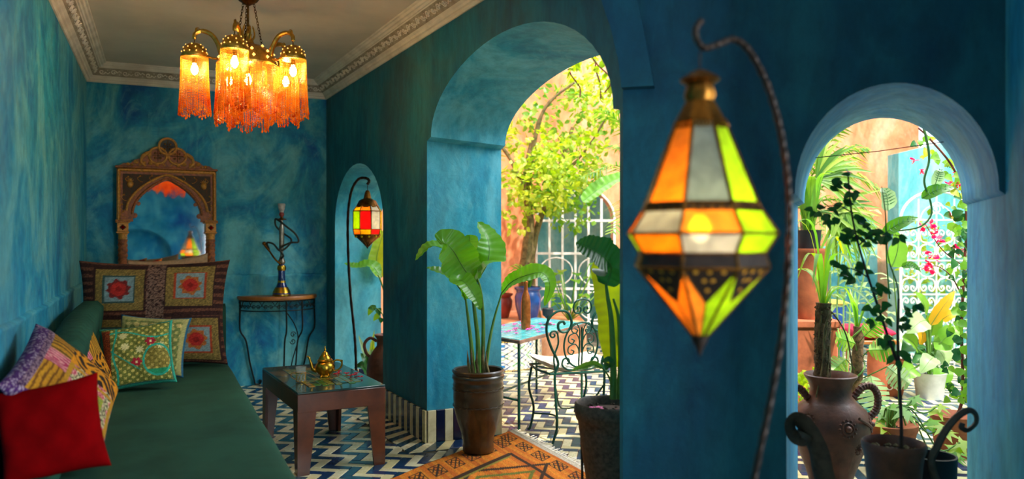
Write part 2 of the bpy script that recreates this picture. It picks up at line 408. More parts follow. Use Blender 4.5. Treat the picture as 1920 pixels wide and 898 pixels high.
# wall with the small and the big arch
fr = [(7.19, 0), (6.92, 0)]+arch(6.92, 5.73, 1.44, 1.92)+[(5.73, 0), (4.95, 0), (4.95, 1.93)]+arch(4.89, 3.14, 1.95, 2.375, 1.83, 28)+[(3.10, 1.82), (3.10, 0), (3.08, 0), (3.08, HC), (7.19, HC)]
bk = [(7.19, 0), (6.92, 0)]+arch(6.92, 5.73, 1.42, 1.89)+[(5.73, 0), (4.95, 0), (4.95, 1.90)]+arch(4.90, 3.13, 1.92, 2.29, 1.80, 28)+[(3.10, 1.78), (3.10, 0), (3.08, 0), (3.08, HC), (7.19, HC)]
def thick(Y): return .42 if Y > 5.5 else .52
def reveal_sides(mb, n, skip):      # the inner skins of the openings take the paler, daylit copy of the blue
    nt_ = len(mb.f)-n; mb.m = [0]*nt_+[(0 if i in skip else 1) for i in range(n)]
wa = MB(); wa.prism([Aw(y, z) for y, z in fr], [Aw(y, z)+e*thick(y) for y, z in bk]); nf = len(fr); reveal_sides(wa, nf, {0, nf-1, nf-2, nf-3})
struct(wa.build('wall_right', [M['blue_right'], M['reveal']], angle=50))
# reveal skins are the same plaster, with daylight put into a lighter colour
# pier wall with the right arch, meeting the side wall
s1, s2 = .616, 1.354
front = [(0, 0), (s1, 0), (s1, 1.46)]+arch(s1+.03, s2-.02, 1.475, 1.875, None, 26)+[(s2, 1.46), (s2+.03, 1.46), (s2+.03, HC), (0, HC)]
backp = [Bw(s, z)+db*.89 for s, z in front]
backp[0] = K+e*.5; backp[-1] = K+e*.5+V(0, 0, HC)
wb = MB(); wb.prism([Bw(s, z) for s, z in front], backp)
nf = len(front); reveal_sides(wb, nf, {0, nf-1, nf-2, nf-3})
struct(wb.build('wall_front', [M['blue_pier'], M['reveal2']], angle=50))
# side wall running into the right reveal
J = Bw(s2); J2 = J+db*.89; J0 = J-db*1.2
sw = MB(); sw.prism([J2, J0, J0+V(0, 0, HC), J2+V(0, 0, HC)], [J2+V(.3, -.02, 0), J0+V(.3, -.1, 0), J0+V(.3, -.1, HC), J2+V(.3, -.02, HC)])
struct(sw.build('wall_side', M['blue_low']))
# rear part of the room, with an unseen doorway added to let daylight in
dd = V(.418, -.908, 0)
def Dw(s, z=0.0): return J0+dd*s+V(0, 0, z)
pl = [(0, 0), (.55, 0), (.55, 2.1), (1.95, 2.1), (1.95, 0), (2.96, 0), (2.96, HC), (0, HC)]
wd = MB(); wd.prism([Dw(s, z) for s, z in pl], [Dw(s, z)+e*.3 for s, z in pl])
struct(wd.build('wall_side_rear', M['blue_low']))
R0 = Lw(-2.053); R1 = Dw(2.96); rdir = (R1-R0).normalized(); rl = (R1-R0).length
ra = [(-.3, 0), (.55, 0)]+arch(.55, 1.75, 1.35, 1.85, None, 20)+[(1.75, 0), (rl+.3, 0), (rl+.3, HC), (-.3, HC)]
wr = MB(); P0 = R0
wr.prism([P0+rdir*s+V(0, 0, z) for s, z in ra], [P0+rdir*s+V(0, 0, z)+dd*.3 for s, z in ra])
wr.box(-.01, .01, -.01, .01, -.01, .0)
struct(wr.build('wall_rear', M['blue_back']))
wn = MB(); wn.prism([R0-rdir*.3+dd*.3, R1+rdir*.3+dd*.3, R1+rdir*.3+dd*.3+V(0, 0, HC), R0-rdir*.3+dd*.3+V(0, 0, HC)], [R0-rdir*.3+dd*.4, R1+rdir*.3+dd*.4, R1+rdir*.3+dd*.4+V(0, 0, HC), R0-rdir*.3+dd*.4+V(0, 0, HC)])
struct(wn.build('wall_rear_niche', M['blue_back']))
# left and back walls
lw = MB(); a, b = Lw(-2.4), Lw(6.75)
lw.prism([a, b, b+V(0, 0, HC), a+V(0, 0, HC)], [a+V(-.25, -.1, 0), b+V(-.25, -.1, 0), b+V(-.25, -.1, HC), a+V(-.25, -.1, HC)])
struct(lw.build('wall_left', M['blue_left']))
bw = MB(); a, b = C1-(C2-C1)*.1, C2+(C2-C1)*.2
bw.prism([a, b, b+V(0, 0, HC), a+V(0, 0, HC)], [a+nb*.25, b+nb*.25, b+nb*.25+V(0, 0, HC), a+nb*.25+V(0, 0, HC)])
struct(bw.build('wall_back', M['blue_back']))
# low dado band on the two walls, with a soft ledge
def dado(name, a, b, nin, z, mat):
    m = MB(); N = 40
    rows = [(0.0, 0.0), (.016, 0.0), (.016, z-.025), (.022, z-.014), (.020, z-.004), (0.0, z+.006)]
    vs = []; 
    for i in range(N+1):
        p = a.lerp(b, i/N); wob = .004*math.sin(i*1.7)+.003*math.sin(i*.6)
        for (o, h) in rows: vs.append(p+nin*o+V(0, 0, h+(wob if h > .1 else 0)))
    R = len(rows); fs = [(i*R+k, (i+1)*R+k, (i+1)*R+k+1, i*R+k+1) for i in range(N) for k in range(R-1)]
    fs += [tuple(range(R)), tuple(reversed(range(N*R, N*R+R)))]
    m.add(vs, fs); return struct(m.build(name, mat, fixn=True, angle=60))
nL = V(.91, .414, 0).normalized()
dado('trim_1', Lw(-2.0), Lw(6.37), nL, .965, M['blue_left'])
dado('trim_2', C1+V(.02, .0, 0), C2, -nb, .985, M['blue_back'])
# transverse rib springing from the pier over the room
rib = MB()
rp = [(0, 1.895), (-.012, 2.0), (-.04, 2.12), (-.085, 2.26), (-.16, 2.42), (-.32, 2.54), (-.6, 2.6), (-2.45, 2.62), (-2.45, HC), (-.0, HC), (.02, 2.5), (.05, 2.3), (.085, 2.12), (.108, 2.0), (.125, 1.895)]
nB = V(ub.y, -ub.x, 0)
rib.prism([Bw(s, z)+nB*.06 for s, z in rp], [Bw(s, z)-nB*.03 for s, z in rp])
struct(rib.build('beam', M['blue_pier'], fixn=True, angle=35))
# ceiling and roof
rf = [V(.1, -2.6, 0), V(-3.95, 6.35, 0), V(-3.7, 6.75, 0), V(-1.6, 7.62, 0), V(-1.15, 7.3, 0), V(.95, 3.32, 0), V(1.4, 3.78, 0), V(2.2, 3.6, 0), V(2.4, 3.3, 0), V(1.62, 1.6, 0), V(3.0, -1.2, 0)]
cl = MB(); cl.prism([p+V(0, 0, HC) for p in rf], [p+V(0, 0, HC+.2) for p in rf])
struct(cl.build('ceiling', M['ceiling'], fixn=True))
# cornice: moulded profile mitred round three walls
def offs(i, d):
    P = [Lw(-2.0), C1, C2, K]; ns = []
    for k in range(3):
        t = (P[k+1]-P[k]).normalized(); ns.append(V(t.y, -t.x, 0))
    if i == 0: return P[0]+ns[0]*d
    if i == 3: return P[3]+ns[2]*d
    m = (ns[i-1]+ns[i]).normalized(); return P[i]+m*(d/m.dot(ns[i]))
prof = [(0, 2.60), (.010, 2.60), (.018, 2.608), (.018, 2.618), (.030, 2.622), (.034, 2.636), (.042, 2.640), (.050, 2.650), (.098, 2.706), (.104, 2.712), (.112, 2.712), (.118, 2.724), (.130, 2.726), (.138, 2.738), (.150, 2.740), (.152, HC), (0, HC)]
co = MB()
for i in range(3):
    vs = [offs(i, d)+V(0, 0, z) for d, z in prof]+[offs(i+1, d)+V(0, 0, z) for d, z in prof]
    n = len(prof); co.add(vs, [(k, (k+1) % n, (k+1) % n+n, k+n) for k in range(n)]); co.m[-n+7] = 1
cor = struct(co.build('trim_3', [M['cornice'], M['cornice_field']], fixn=True, angle=25))
orn = MB()   # arabesque relief on the slanted field of the cornice
for i in range(3):
    a0, a1 = offs(i, .054), offs(i+1, .054); b0, b1 = offs(i, .094), offs(i+1, .094)
    L = (a1-a0).length; n = int(L/.085)
    tdir = (a1-a0).normalized(); up = (b0.lerp(b1, .5)-a0.lerp(a1, .5)); up = up-tdir*up.dot(tdir); up = up+V(0, 0, .046); up.normalize(); on_ = tdir.cross(up); on_ = on_ if on_.z < 0 else -on_
    for k in range(n):
        t = (k+.5)/n; c = a0.lerp(a1, t).lerp(b0.lerp(b1, t), .5)+V(0, 0, 2.6785); sg = 1 if k % 2 else -1
        pts = []
        for q in range(13):
            th = q/12*2.6*PI; r = .024*(1-q/14)
            pts.append(c+tdir*(r*math.cos(th))+up*(sg*r*math.sin(th)))
        orn.tube([p+on_*.003 for p in pts], .0052, 5)
        orn.tube([c+tdir*.024, c+tdir*.042+up*.016*sg, c+tdir*.058+up*.0*sg], .005, 4)
        orn.octa(c+tdir*.042-up*.018*sg, .005)
stuff(orn.build('relief', M['cornice'], cor, angle=60))

# ---------------------------------------------------------------- floor: a bed of grout, then tile by tile
fl = MB(); fl.box(-6, 9, -4, 12, -.12, -.010)
floor = struct(fl.build('floor', M['grout'], smooth=False))
TW = .057; TL = .171; TH = math.radians(-9)
hx, hy = math.cos(TH), math.sin(TH)
def tile_mesh(name, l, w_, h, mat, ch=.002):
    m = MB(); x, y = l/2-.0016, w_/2-.0016
    vs = [(-x, -y, -h), (x, -y, -h), (x, y, -h), (-x, y, -h), (-x, -y, -ch), (x, -y, -ch), (x, y, -ch), (-x, y, -ch),
          (-x+ch, -y+ch, 0), (x-ch, -y+ch, 0), (x-ch, y-ch, 0), (-x+ch, y-ch, 0)]
    fs = [(i, (i+1) % 4, (i+1) % 4+4, i+4) for i in range(4)]+[(4+i, 4+(i+1) % 4, 8+(i+1) % 4, 8+i) for i in range(4)]+[(8, 9, 10, 11)]
    m.add(vs, fs); me = bpy.data.meshes.new(name); me.from_pydata(m.v, [], m.f); me.materials.append(mat); return me
tm = [tile_mesh('tile', TL, TW, .012, M['blue_tile']), tile_mesh('tile', TL, TW, .012, M['cream_tile'])]
def inpoly(p, poly):
    c = False; n = len(poly)
    for i in range(n):
        x1, y1 = poly[i][:2]; x2, y2 = poly[(i+1) % n][:2]
        if (y1 > p[1]) != (y2 > p[1]) and p[0] < (x2-x1)*(p[1]-y1)/(y2-y1)+x1: c = not c
    return c
nA = V(-.8844, -.4666, 0)              # into the room from the arcade wall
BD = .19                                # depth of the striped border
c0, c1_, c2_ = Aw(5.73), Aw(4.95), Aw(4.95)+e*.52
border = [(c0, c1_, nA), (c1_, c2_, V(.43, -.90, 0).normalized()), (Aw(7.19), Aw(6.92), nA), (Aw(5.73)+e*.42, c0, -V(.43, -.90, 0).normalized())]
# mitred strips: (inner a, inner b, outer b, outer a)
n2v = V(.418, -.908, 0)
corner_out = c1_+(nA+n2v).normalized()*(BD/((nA+n2v).normalized().dot(nA)))
bpoly = [[c0, c1_, corner_out, c0+nA*BD], [c1_, c2_, c2_+n2v*BD, corner_out]]
rug_poly = [V(.0, 5.25, 0), V(.60, 3.95, 0), V(-.25, 2.55, 0), V(-.84, 3.88, 0)]
room_poly = [(.3, -2.0), (-3.5, 6.37), (-1.726, 7.19), (-1.2, 7.42), (-1.15, 9.45), (4.9, 9.45), (6.9, 8.4), (6.9, 3.7), (2.2, 3.6), (1.755, 2.75), (1.29, 1.65), (2.5, -1.0)]
def solid(p):     # inside a wall footprint
    d = p-Aw(p.y); t = d.x/e.x; q = p-e*t*1.0
    # distance along e from the arcade line
    # solve p = Aw(Y)+e*s
    A11, A12, A21, A22 = -.5276, e.x, 1.0, e.y
    bx = p.x-(-1.726+.5276*7.19); by = p.y
    det = A11*A22-A12*A21; Y = (bx*A22-A12*by)/det; s_ = (A11*by-A21*bx)/det
    if -.005 < s_ < thick(Y) and (4.95 < Y < 5.73 or Y > 6.92): return True
    pier = [(K.x, K.y), (K+e*.5)[:2], (Bw(s1)+db*.89)[:2], Bw(s1)[:2]]
    return inpoly(p, pier)
def hidden(p):    # behind a wall, as seen from the camera
    px = 960+FX*p.x/p.y
    if p.x < -1.165-.464*(p.y-2.74)*1.0+.42: return True
    den = .5276+p.x/p.y; Yc = 2.067/den
    if Yc < p.y*.999 and (4.95 < Yc < 5.73 or 6.92 < Yc < 7.19): return True
    if 1160 < px < 1497 or px > 1820: return True
    return False
cands = []
R = 62
for m in range(-2*R, 2*R):
    for n in range(-22, 60):
        ox, oy = m*TW+n*TL, m*TW-n*TL
        for kind in (0, 1):
            cx, cy = (ox+TL/2, oy+TW/2) if kind == 0 else (ox+TL+TW/2, oy+TW-TL/2)
            p = V(cx*hx-cy*hy, cx*hy+cy*hx+4.0, 0)
            if p.y < 1.2 or p.y > 9.4 or p.x < -3.4 or p.x > 6.8: continue
            if abs(p.x)/p.y > .86: continue
            if not inpoly(p, room_poly) or solid(p): continue
            if any(inpoly(p, [q[:2] for q in b_]) for b_ in bpoly): continue
            cands.append((p, TH+(PI/2 if kind else 0), m % 2))
vis = [c for c in cands if c[0].y > 4.22 and not hidden(c[0]) and not inpoly(c[0], [q[:2] for q in rug_poly])]
vis.sort(key=lambda c: c[0].length); sel = set(id(c) for c in vis[:290])
rest = [MB(), MB()]
rr = random.Random(3)
for c in cands:
    p, a, k = c; z = rr.uniform(-.0012, .0004)
    if id(c) in sel:
        inst(tm[k], 'tile', floor, (p.x, p.y, z), (rr.uniform(-.004, .004), rr.uniform(-.004, .004), a))
    else:
        ca, sa = math.cos(a), math.sin(a); x, y = TL/2-.0016, TW/2-.0016
        q = [(-x, -y), (x, -y), (x, y), (-x, y)]
        top = [(p.x+u*ca-v*sa, p.y+u*sa+v*ca, z) for u, v in q]; bot = [(t[0], t[1], -.011) for t in top]
        rest[k].add(bot+top, [(4, 5, 6, 7), (0, 1, 5, 4), (1, 2, 6, 5), (2, 3, 7, 6), (3, 0, 4, 7)])
stuff(rest[0].build('small_blue_tiles', M['blue_tile'], floor, smooth=False))
stuff(rest[1].build('small_cream_tiles', M['cream_tile'], floor, smooth=False))
# striped border laid square to the walls
trim4 = MB(); trim4.prism([p+V(0, 0, -.0105) for p in bpoly[0]], [p+V(0, 0, -.004) for p in bpoly[0]]); trim4.prism([p+V(0, 0, -.0105) for p in bpoly[1]], [p+V(0, 0, -.004) for p in bpoly[1]])
border_o = struct(trim4.build('trim_4', M['grout'], fixn=True, smooth=False))
def quad_tile(name, pts, z0, z1, mat, parent):
    g = .0016; c = sum(pts, V(0, 0, 0))/4
    q = [p+(c-p).normalized()*g*1.4 for p in pts]; m = MB()
    m.add([V(*p[:2], z0) for p in q]+[V(*p[:2], z1-.002) for p in q]+[V(*(p+(c-p).normalized()*.003)[:2], z1) for p in q],
          [(i, (i+1) % 4, (i+1) % 4+4, i+4) for i in range(4)]+[(4+i, 4+(i+1) % 4, 8+(i+1) % 4, 8+i) for i in range(4)]+[(8, 9, 10, 11)])
    return m.build(name, mat, parent, smooth=False, fixn=True)
for (a, b, c, d) in bpoly:
    n = max(2, round((b-a).length/.062))
    for k in range(n):
        t0, t1 = k/n, (k+1)/n
        quad_tile('tile', [a.lerp(b, t0), a.lerp(b, t1), d.lerp(c, t1), d.lerp(c, t0)], -.004, .001, M['blue_tile'] if k % 2 else M['cream_tile'], border_o)
# skirting of upright stripes
def skirting(name, a, b, nin, h, mats, w_=.056, t=.014):
    base = MB(); base.prism([a, b, b+V(0, 0, h), a+V(0, 0, h)], [p+nin*.006 for p in (a, b, b+V(0, 0, h), a+V(0, 0, h))])
    o = struct(base.build(name, M['grout'], fixn=True, smooth=False))
    L = (b-a).length; n = round(L/w_); d = (b-a).normalized(); yaw = math.atan2(d.y, d.x)
    mes = []
    for mt in mats:
        m = MB(); wv = L/n/2-.0015; ch = .002; s_ = 1 if V(-d.y, d.x, 0).dot(nin) > 0 else -1
        y = [0, (t-ch)*s_, t*s_]
        vs = [(-wv, y[0], .002), (wv, y[0], .002), (wv, y[0], h), (-wv, y[0], h), (-wv, y[1], .002), (wv, y[1], .002), (wv, y[1], h), (-wv, y[1], h), (-wv+ch, y[2], .002+ch), (wv-ch, y[2], .002+ch), (wv-ch, y[2], h-ch), (-wv+ch, y[2], h-ch)]
        m.add(vs, [(i, (i+1) % 4, (i+1) % 4+4, i+4) for i in range(4)]+[(4+i, 4+(i+1) % 4, 8+(i+1) % 4, 8+i) for i in range(4)]+[(8, 9, 10, 11)])
        me = bpy.data.meshes.new('tile'); me.from_pydata(m.v, [], m.f); me.materials.append(mt); mes.append(me)
    for k in range(n):
        p = a.lerp(b, (k+.5)/n)
        inst(mes[k % 2], 'tile', o, p+nin*.004, (0, 0, yaw))
    return o
NC = [M['navy_tile'], M['cream_tile']]
skirting('baseboard_right', Aw(5.73), Aw(4.95)+nA*.001+V(.006, -.012, 0), nA, .205, [M['navy_tile'], M['cream_tile']])
skirting('baseboard_reveal', Aw(4.95)+n2v*.0, Aw(4.95)+e*.52, n2v, .205, [M['cream_tile'], M['navy_tile']])
skirting('baseboard_back', C1+(C2-C1)*.02, C2, -nb, .13, [M['navy_tile'], M['ochre_tile']])
skirting('baseboard_corner', C2, Aw(6.92), nA, .13, [M['navy_tile'], M['cream_tile']])
skirting('baseboard_far_reveal', Aw(6.92), Aw(6.92)+e*.42, n2v, .13, NC)

# ---------------------------------------------------------------- courtyard walls
def wallbox(name, a, b, h, th, mat, z0=0):
    d = (b-a).normalized(); n = V(-d.y, d.x, 0)*th; m = MB()
    q = [a, b, b+V(0, 0, h), a+V(0, 0, h)]; q = [p+V(0, 0, z0) if i < 2 else p for i, p in enumerate(q)]
    m.prism(q, [p+n for p in q]); return struct(m.build(name, mat, fixn=True))
# salmon wall with a window opening behind the white grille
WY = 9.5
f2 = [(-1.3, 0), (.30, 0), (.30, 1.55)]+arch(.30, 1.25, 1.55, 1.95, None, 16)+[(1.25, 0), (5.0, 0), (5.0, 4.6), (-1.3, 4.6)]
we = MB(); we.prism([V(x, WY, z) for x, z in f2], [V(x, WY+.3, z) for x, z in f2])
struct(we.build('wall_courtyard_back', M['orange_wall'], fixn=True))
wallbox('wall_courtyard_inner', V(-.5, WY+1.3, 0), V(2.2, WY+1.3, 0), 3, .1, M['turq_wall'])
wallbox('wall_courtyard_left', V(-1.3, 7.4, 0), V(-1.3, 9.6, 0), 4.6, .2, M['orange_wall'])
f3 = [(4.25, 0), (4.25, 2.25), (7.2, 2.95), (7.2, 0)]
wt = MB(); wt.prism([V(x, 8.5, z) for x, z in f3], [V(x, 8.75, z) for x, z in f3])
struct(wt.build('wall_courtyard_turquoise', M['turq_wall'], fixn=True))
wallbox('wall_courtyard_right', V(7.0, 3.4, 0), V(7.0, 8.6, 0), 3.4, .2, M['turq_wall'])
wallbox('wall_courtyard_near', V(2.2, 3.55, 0), V(7.0, 3.55, 0), 2.7, -.2, M['turq_wall'])
# turquoise painted arch round a door in the salmon wall
dr = MB(); ins = [(3.98, 0)]+arch(3.98, 4.36, 1.33, 1.52, None, 16)+[(4.36, 0), (4.46, 0)]+arch(4.46, 3.88, 1.35, 1.64, None, 16)+[(3.88, 0)]
dr.prism([V(x, WY-.06, z) for x, z in ins], [V(x, WY+.0, z) for x, z in ins])
struct(dr.build('trim_5', M['turq_wall'], fixn=True))
dp = MB(); dpl = [(3.98, 0)]+arch(3.98, 4.36, 1.33, 1.52, None, 16)+[(4.36, 0)]
dp.prism([V(x, WY-.03, z) for x, z in dpl], [V(x, WY-.001, z) for x, z in dpl])
for k in range(3):
    dp.box(4.01+k*.115, 4.10+k*.115, WY-.045, WY-.03, .15, .7); dp.box(4.01+k*.115, 4.10+k*.115, WY-.045, WY-.03, .8, 1.3)
struct(dp.build('door_1', M['turq_wall'], fixn=True))
# ---------------------------------------------------------------- sofa along the left wall
def Sf(Y, z=0.0): return V(-.747-.464*(Y-2.74), Y, z)         # front edge line of the seat
sdir = V(-.421, .907, 0).normalized(); sn = V(sdir.y, -sdir.x, 0)  # along the sofa; towards the room
SYAW = math.atan2(sdir.y, sdir.x)
# local frame: x along the sofa (0 at the near end), y = -depth from the front edge towards the wall is +y
sofa = thing('daybed_sofa', 'long green velvet daybed sofa with fluted low back under the cushions, against the left wall', 'sofa', Sf(1.95), SYAW)
SL = 3.86; SD = .955
m = MB(); m.bbox(0, SL, .04, SD, .06, .27, .02); m.build('base', M['velvet'], sofa)
for x in (.08, SL-.12):
    for y in (.08, SD-.08):
        m = MB(); m.lathe([(.018, 0), (.028, .03), (.03, .07)], 12, (x, y, 0)); m.build('foot', M['wood'], sofa)
# seat cushion with soft rolled edges and slight dips
m = MB(); NX, NY = 70, 24; vs = []; 
def seat_z(x, y):
    ed = min(y/.07, 1, (SD-.1-y)/.05+.3, x/.05+.2, (SL-.02-x)/.05+.2); ed = max(0, min(1, ed))
    return .462-.045*(1-math.sqrt(max(0, 1-(1-ed)**2)))+.006*math.sin(x*2.3+1)*math.sin(y*4)-.003*math.sin(x*7)
xs = [SL*i/NX for i in range(NX+1)]; ys = [0, .006, .02, .045, .08]+[.08+(SD-.16)*j/16 for j in range(1, 17)]+[SD-.04, SD-.02]
top = [(x, y, seat_z(x, y)) for x in xs for y in ys]; ny = len(ys)
fs = [(i*ny+j, (i+1)*ny+j, (i+1)*ny+j+1, i*ny+j+1) for i in range(NX) for j in range(ny-1)]
b0 = len(top); fr_ = [(x, .012, .25) for x in xs]; fs += [(i, i+1, 0, 0) for i in ()]
m.add(top+fr_, fs+[(b0+i, b0+i+1, (i+1)*ny, i*ny) for i in range(NX)]+[tuple([b0]+[j for j in range(ny)]+[b0])[:0] or (b0, 0, 1)])
m.build('seat', M['velvet'], sofa, angle=0)
m = MB(); m.tube([(x, .004, .40+.002*math.sin(x*9)) for x in xs], .007, 6); m.build('piping', M['velvet'], sofa)
# fluted back: one channel after another
def back_top(x):
    Yp = 1.95+x*.907
    pts = [(1.9, .46), (2.98, .46), (3.10, .60), (3.28, .70), (3.55, .755), (4.17, .835), (4.7, .87), (5.3, .875), (5.6, .86)]
    for (a, za), (b, zb) in zip(pts, pts[1:]):
        if Yp <= b:
            t = max(0, (Yp-a)/(b-a)); t = t*t*(3-2*t) if False else t; return za*(1-t)+zb*t
    return .93
nch = 44; cw = SL/nch
for k in range(nch):
    if 1.95+(k+1)*cw*.907 < 2.98: continue
    m = MB(); prof_n = 9; vs = []; x0 = k*cw
    rows = 10
    for j in range(rows+1):
        for i in range(prof_n):
            u = i/(prof_n-1); x = x0+u*cw; zt = back_top(x); z = .40+(zt-.40)*j/rows
            bul = math.sin(PI*u)**.6*.022
            roll = .035*math.sin(min(1, j/rows)*PI*.5)**3
            vs.append((x, SD-.13-bul-roll*1.2, z))
    for i in range(prof_n):    # rolled top and rear
        u = i/(prof_n-1); x = x0+u*cw; zt = back_top(x); vs.append((x, SD-.15-.01*math.sin(PI*u), zt+.028+.008*math.sin(PI*u)))
    for i in range(prof_n):
        u = i/(prof_n-1); x = x0+u*cw; vs.append((x, SD-.08, back_top(x)+.032))
    for i in range(prof_n):
        u = i/(prof_n-1); x = x0+u*cw; vs.append((x, SD-.03, back_top(x)-.01))
    for i in range(prof_n): vs.append((x0+i/(prof_n-1)*cw, SD-.03, .25))
    R_ = rows+5; fs = [(r*prof_n+i, (r+1)*prof_n+i, (r+1)*prof_n+i+1, r*prof_n+i+1) for r in range(R_-1) for i in range(prof_n-1)]
    m.add(vs, fs); m.build('back_channel', M['velvet'], sofa, fixn=False, angle=70)
# arm at the far end
m = MB(); ap = [(.0, .10), (.0, .76), (.02, .83), (.06, .855), (.11, .84), (.13, .78), (.13, .10)]
q = [V(SL-.13+x, .02, z) for x, z in ap]; q2 = [V(SL-.13+x, SD-.05, z) for x, z in ap]
m.prism(q, q2); m.build('arm', M['velvet'], sofa, fixn=True, angle=50)

# ---------------------------------------------------------------- cushions
def pillow(name, W, H, T, colf, mat, label, cat='cushion', loc=(0, 0, 0), rot=(0, 0, 0), n=56, group=None, droop=0.0, fringe=None, seed=0):
    """stands on its lower edge; width along x, front towards -y"""
    m = MB(); r = random.Random(seed); vs = []; cs = []
    def P(i, j, s):
        u = -1+2*i/n; v = -1+2*j/n
        k = .085
        x = u*W/2*(1-k*(1-abs(v)**2.2)*abs(u)**3); z = v*H/2*(1-k*(1-abs(u)**2.2)*abs(v)**3)
        t = T/2*((1-u**4)*(1-v**4))**.55
        wr = .006*math.sin(u*9+seed)*math.sin(v*7+2*seed)*(1-max(abs(u), abs(v))**4)
        y = s*(t+wr*.8)+droop*(v+1)**2*.25
        return (x, y, z+H/2-(0 if True else 0)-.012*(1-abs(u)**2)*(v < -.9)*0)
    for s in (-1, 1):
        for j in range(n+1):
            for i in range(n+1):
                if s == 1 and (i in (0, n) or j in (0, n)): continue
                vs.append(P(i, j, s)); cs.append(colf(i/n, j/n, s, r) if colf else (1, 1, 1))
    def idx(i, j, s):
        if s == -1 or i in (0, n) or j in (0, n): return j*(n+1)+i
        return (n+1)**2+(j-1)*(n-1)+(i-1)
    fs = []
    for s in (-1, 1):
        for j in range(n):
            for i in range(n):
                q = (idx(i, j, s), idx(i+1, j, s), idx(i+1, j+1, s), idx(i, j+1, s))
                fs.append(q if s == -1 else tuple(reversed(q)))
    m.add(vs, fs, 0, cs if colf else None)
    o = m.build(name, mat, None, angle=0); o.location = loc; o.rotation_euler = rot
    tag(o, label, cat, group); return o
def J_(c, r, a=.25): k = 1+r.uniform(-a, a); return tuple(max(0, x*k) for x in c)
br, ol, crm, redc, pale = hexc('341A16'), hexc('6A5A2C'), hexc('7E5E4E'), hexc('A8401E'), hexc('7E9494')
def crochet(u, v, s, r):
    for (cu, cv) in ((.28, .72), (.75, .75), (.80, .24), (.28, .24)):
        d = max(abs(u-cu)/.175, abs(v-cv)/.215)
        if d < 1:
            if d > .93: return J_(br, r)
            if d > .62: return J_(cmix(ol, hexc('9A7A3C'), r.random()), r, .4)
            if d > .55: return J_(hexc('35504A') if cu < .5 else redc, r, .3)
            rd = math.hypot((u-cu)/.175, (v-cv)/.215); a = math.atan2(v-cv, u-cu)
            if rd < .12: return J_(hexc('8C1A14'), r)
            if rd < .30: return J_(hexc('B82A20'), r, .3)
            if rd < .42+.05*math.sin(8*a): return J_(hexc('B0622A') if cu > .5 else hexc('7A2420'), r, .3)
            return J_(pale, r, .25)
    if .46 < u < .58: return J_(crm, r, .45) if r.random() < .7 else J_(br, r)
    st = math.sin(v*90+math.sin(u*5))
    return J_(cmix(br, hexc('7A4A34'), .6 if st > .2 else .0), r, .55)
def gilt(u, v, s, r):       # beaded green and gold patchwork, seen from the front
    bw_ = min(u, v, 1-u, 1-v)
    if bw_ < .02: return J_(hexc('2A9A80'), r, .2)
    if bw_ < .04: return J_(hexc('2C6A58'), r)
    if u < .16 and v < .93: return J_(cmix(hexc('B04A18'), hexc('3A1A14'), r.random()), r, .3)
    def near(f, w_=.014): return abs(f) < w_
    f1 = v-(.80+.08*math.sin(u*6)); f2 = (u-.22)-.03*math.sin(v*9); f3 = v-(.42-.5*(u-.62)); 
    el = math.hypot((u-.78)/.19, (v-.36)/.24)
    if near(f1, .012) or near(f2, .014) or abs(el-1) < .07 or (near(v-(.5-.9*(u-.25)), .012) and u < .55): return J_(hexc('28A488'), r, .25)
    for (cu, cv) in ((.70, .66), (.50, .36)):
        d = math.hypot(u-cu, v-cv); a = math.atan2(v-cv, u-cu)
        if d < .018: return J_(hexc('E0C890'), r, .1)
        if d < .075*(.65+.35*abs(math.cos(3*a))): return J_(hexc('A0182C'), r, .2)
    for (cu, cv) in ((.34, .80), (.36, .62), (.55, .55), (.84, .58)):
        d = math.hypot(u-cu, v-cv); a = math.atan2(v-cv, u-cu)
        if d < .06*(.6+.4*abs(math.cos(4*a))): return J_(hexc('D8CC8C'), r, .25)
    if el < 1 and v < .22: return J_(hexc('1E8A5C'), r, .2)
    base = hexc('6E7430') if math.sin(u*60)*math.sin(v*60) < .35 else hexc('C8B860')
    if el < 1: base = cmix(base, hexc('8A6A28'), .5)
    return J_(base, r, .5)
def gilt2(u, v, s, r):
    bw_ = min(u, v, 1-u, 1-v)
    if bw_ < .03: return J_(hexc('1F5A74'), r, .2)
    if bw_ < .09: return J_(hexc('A8A060'), r, .2)
    for q in range(7):
        if math.hypot(u-.15-q*.12, v-.84) < .04: return J_(hexc('D0B870'), r, .3)
    return J_(hexc('707A40') if math.sin(u*50)*math.sin(v*50) < .3 else hexc('B8A860'), r, .4)
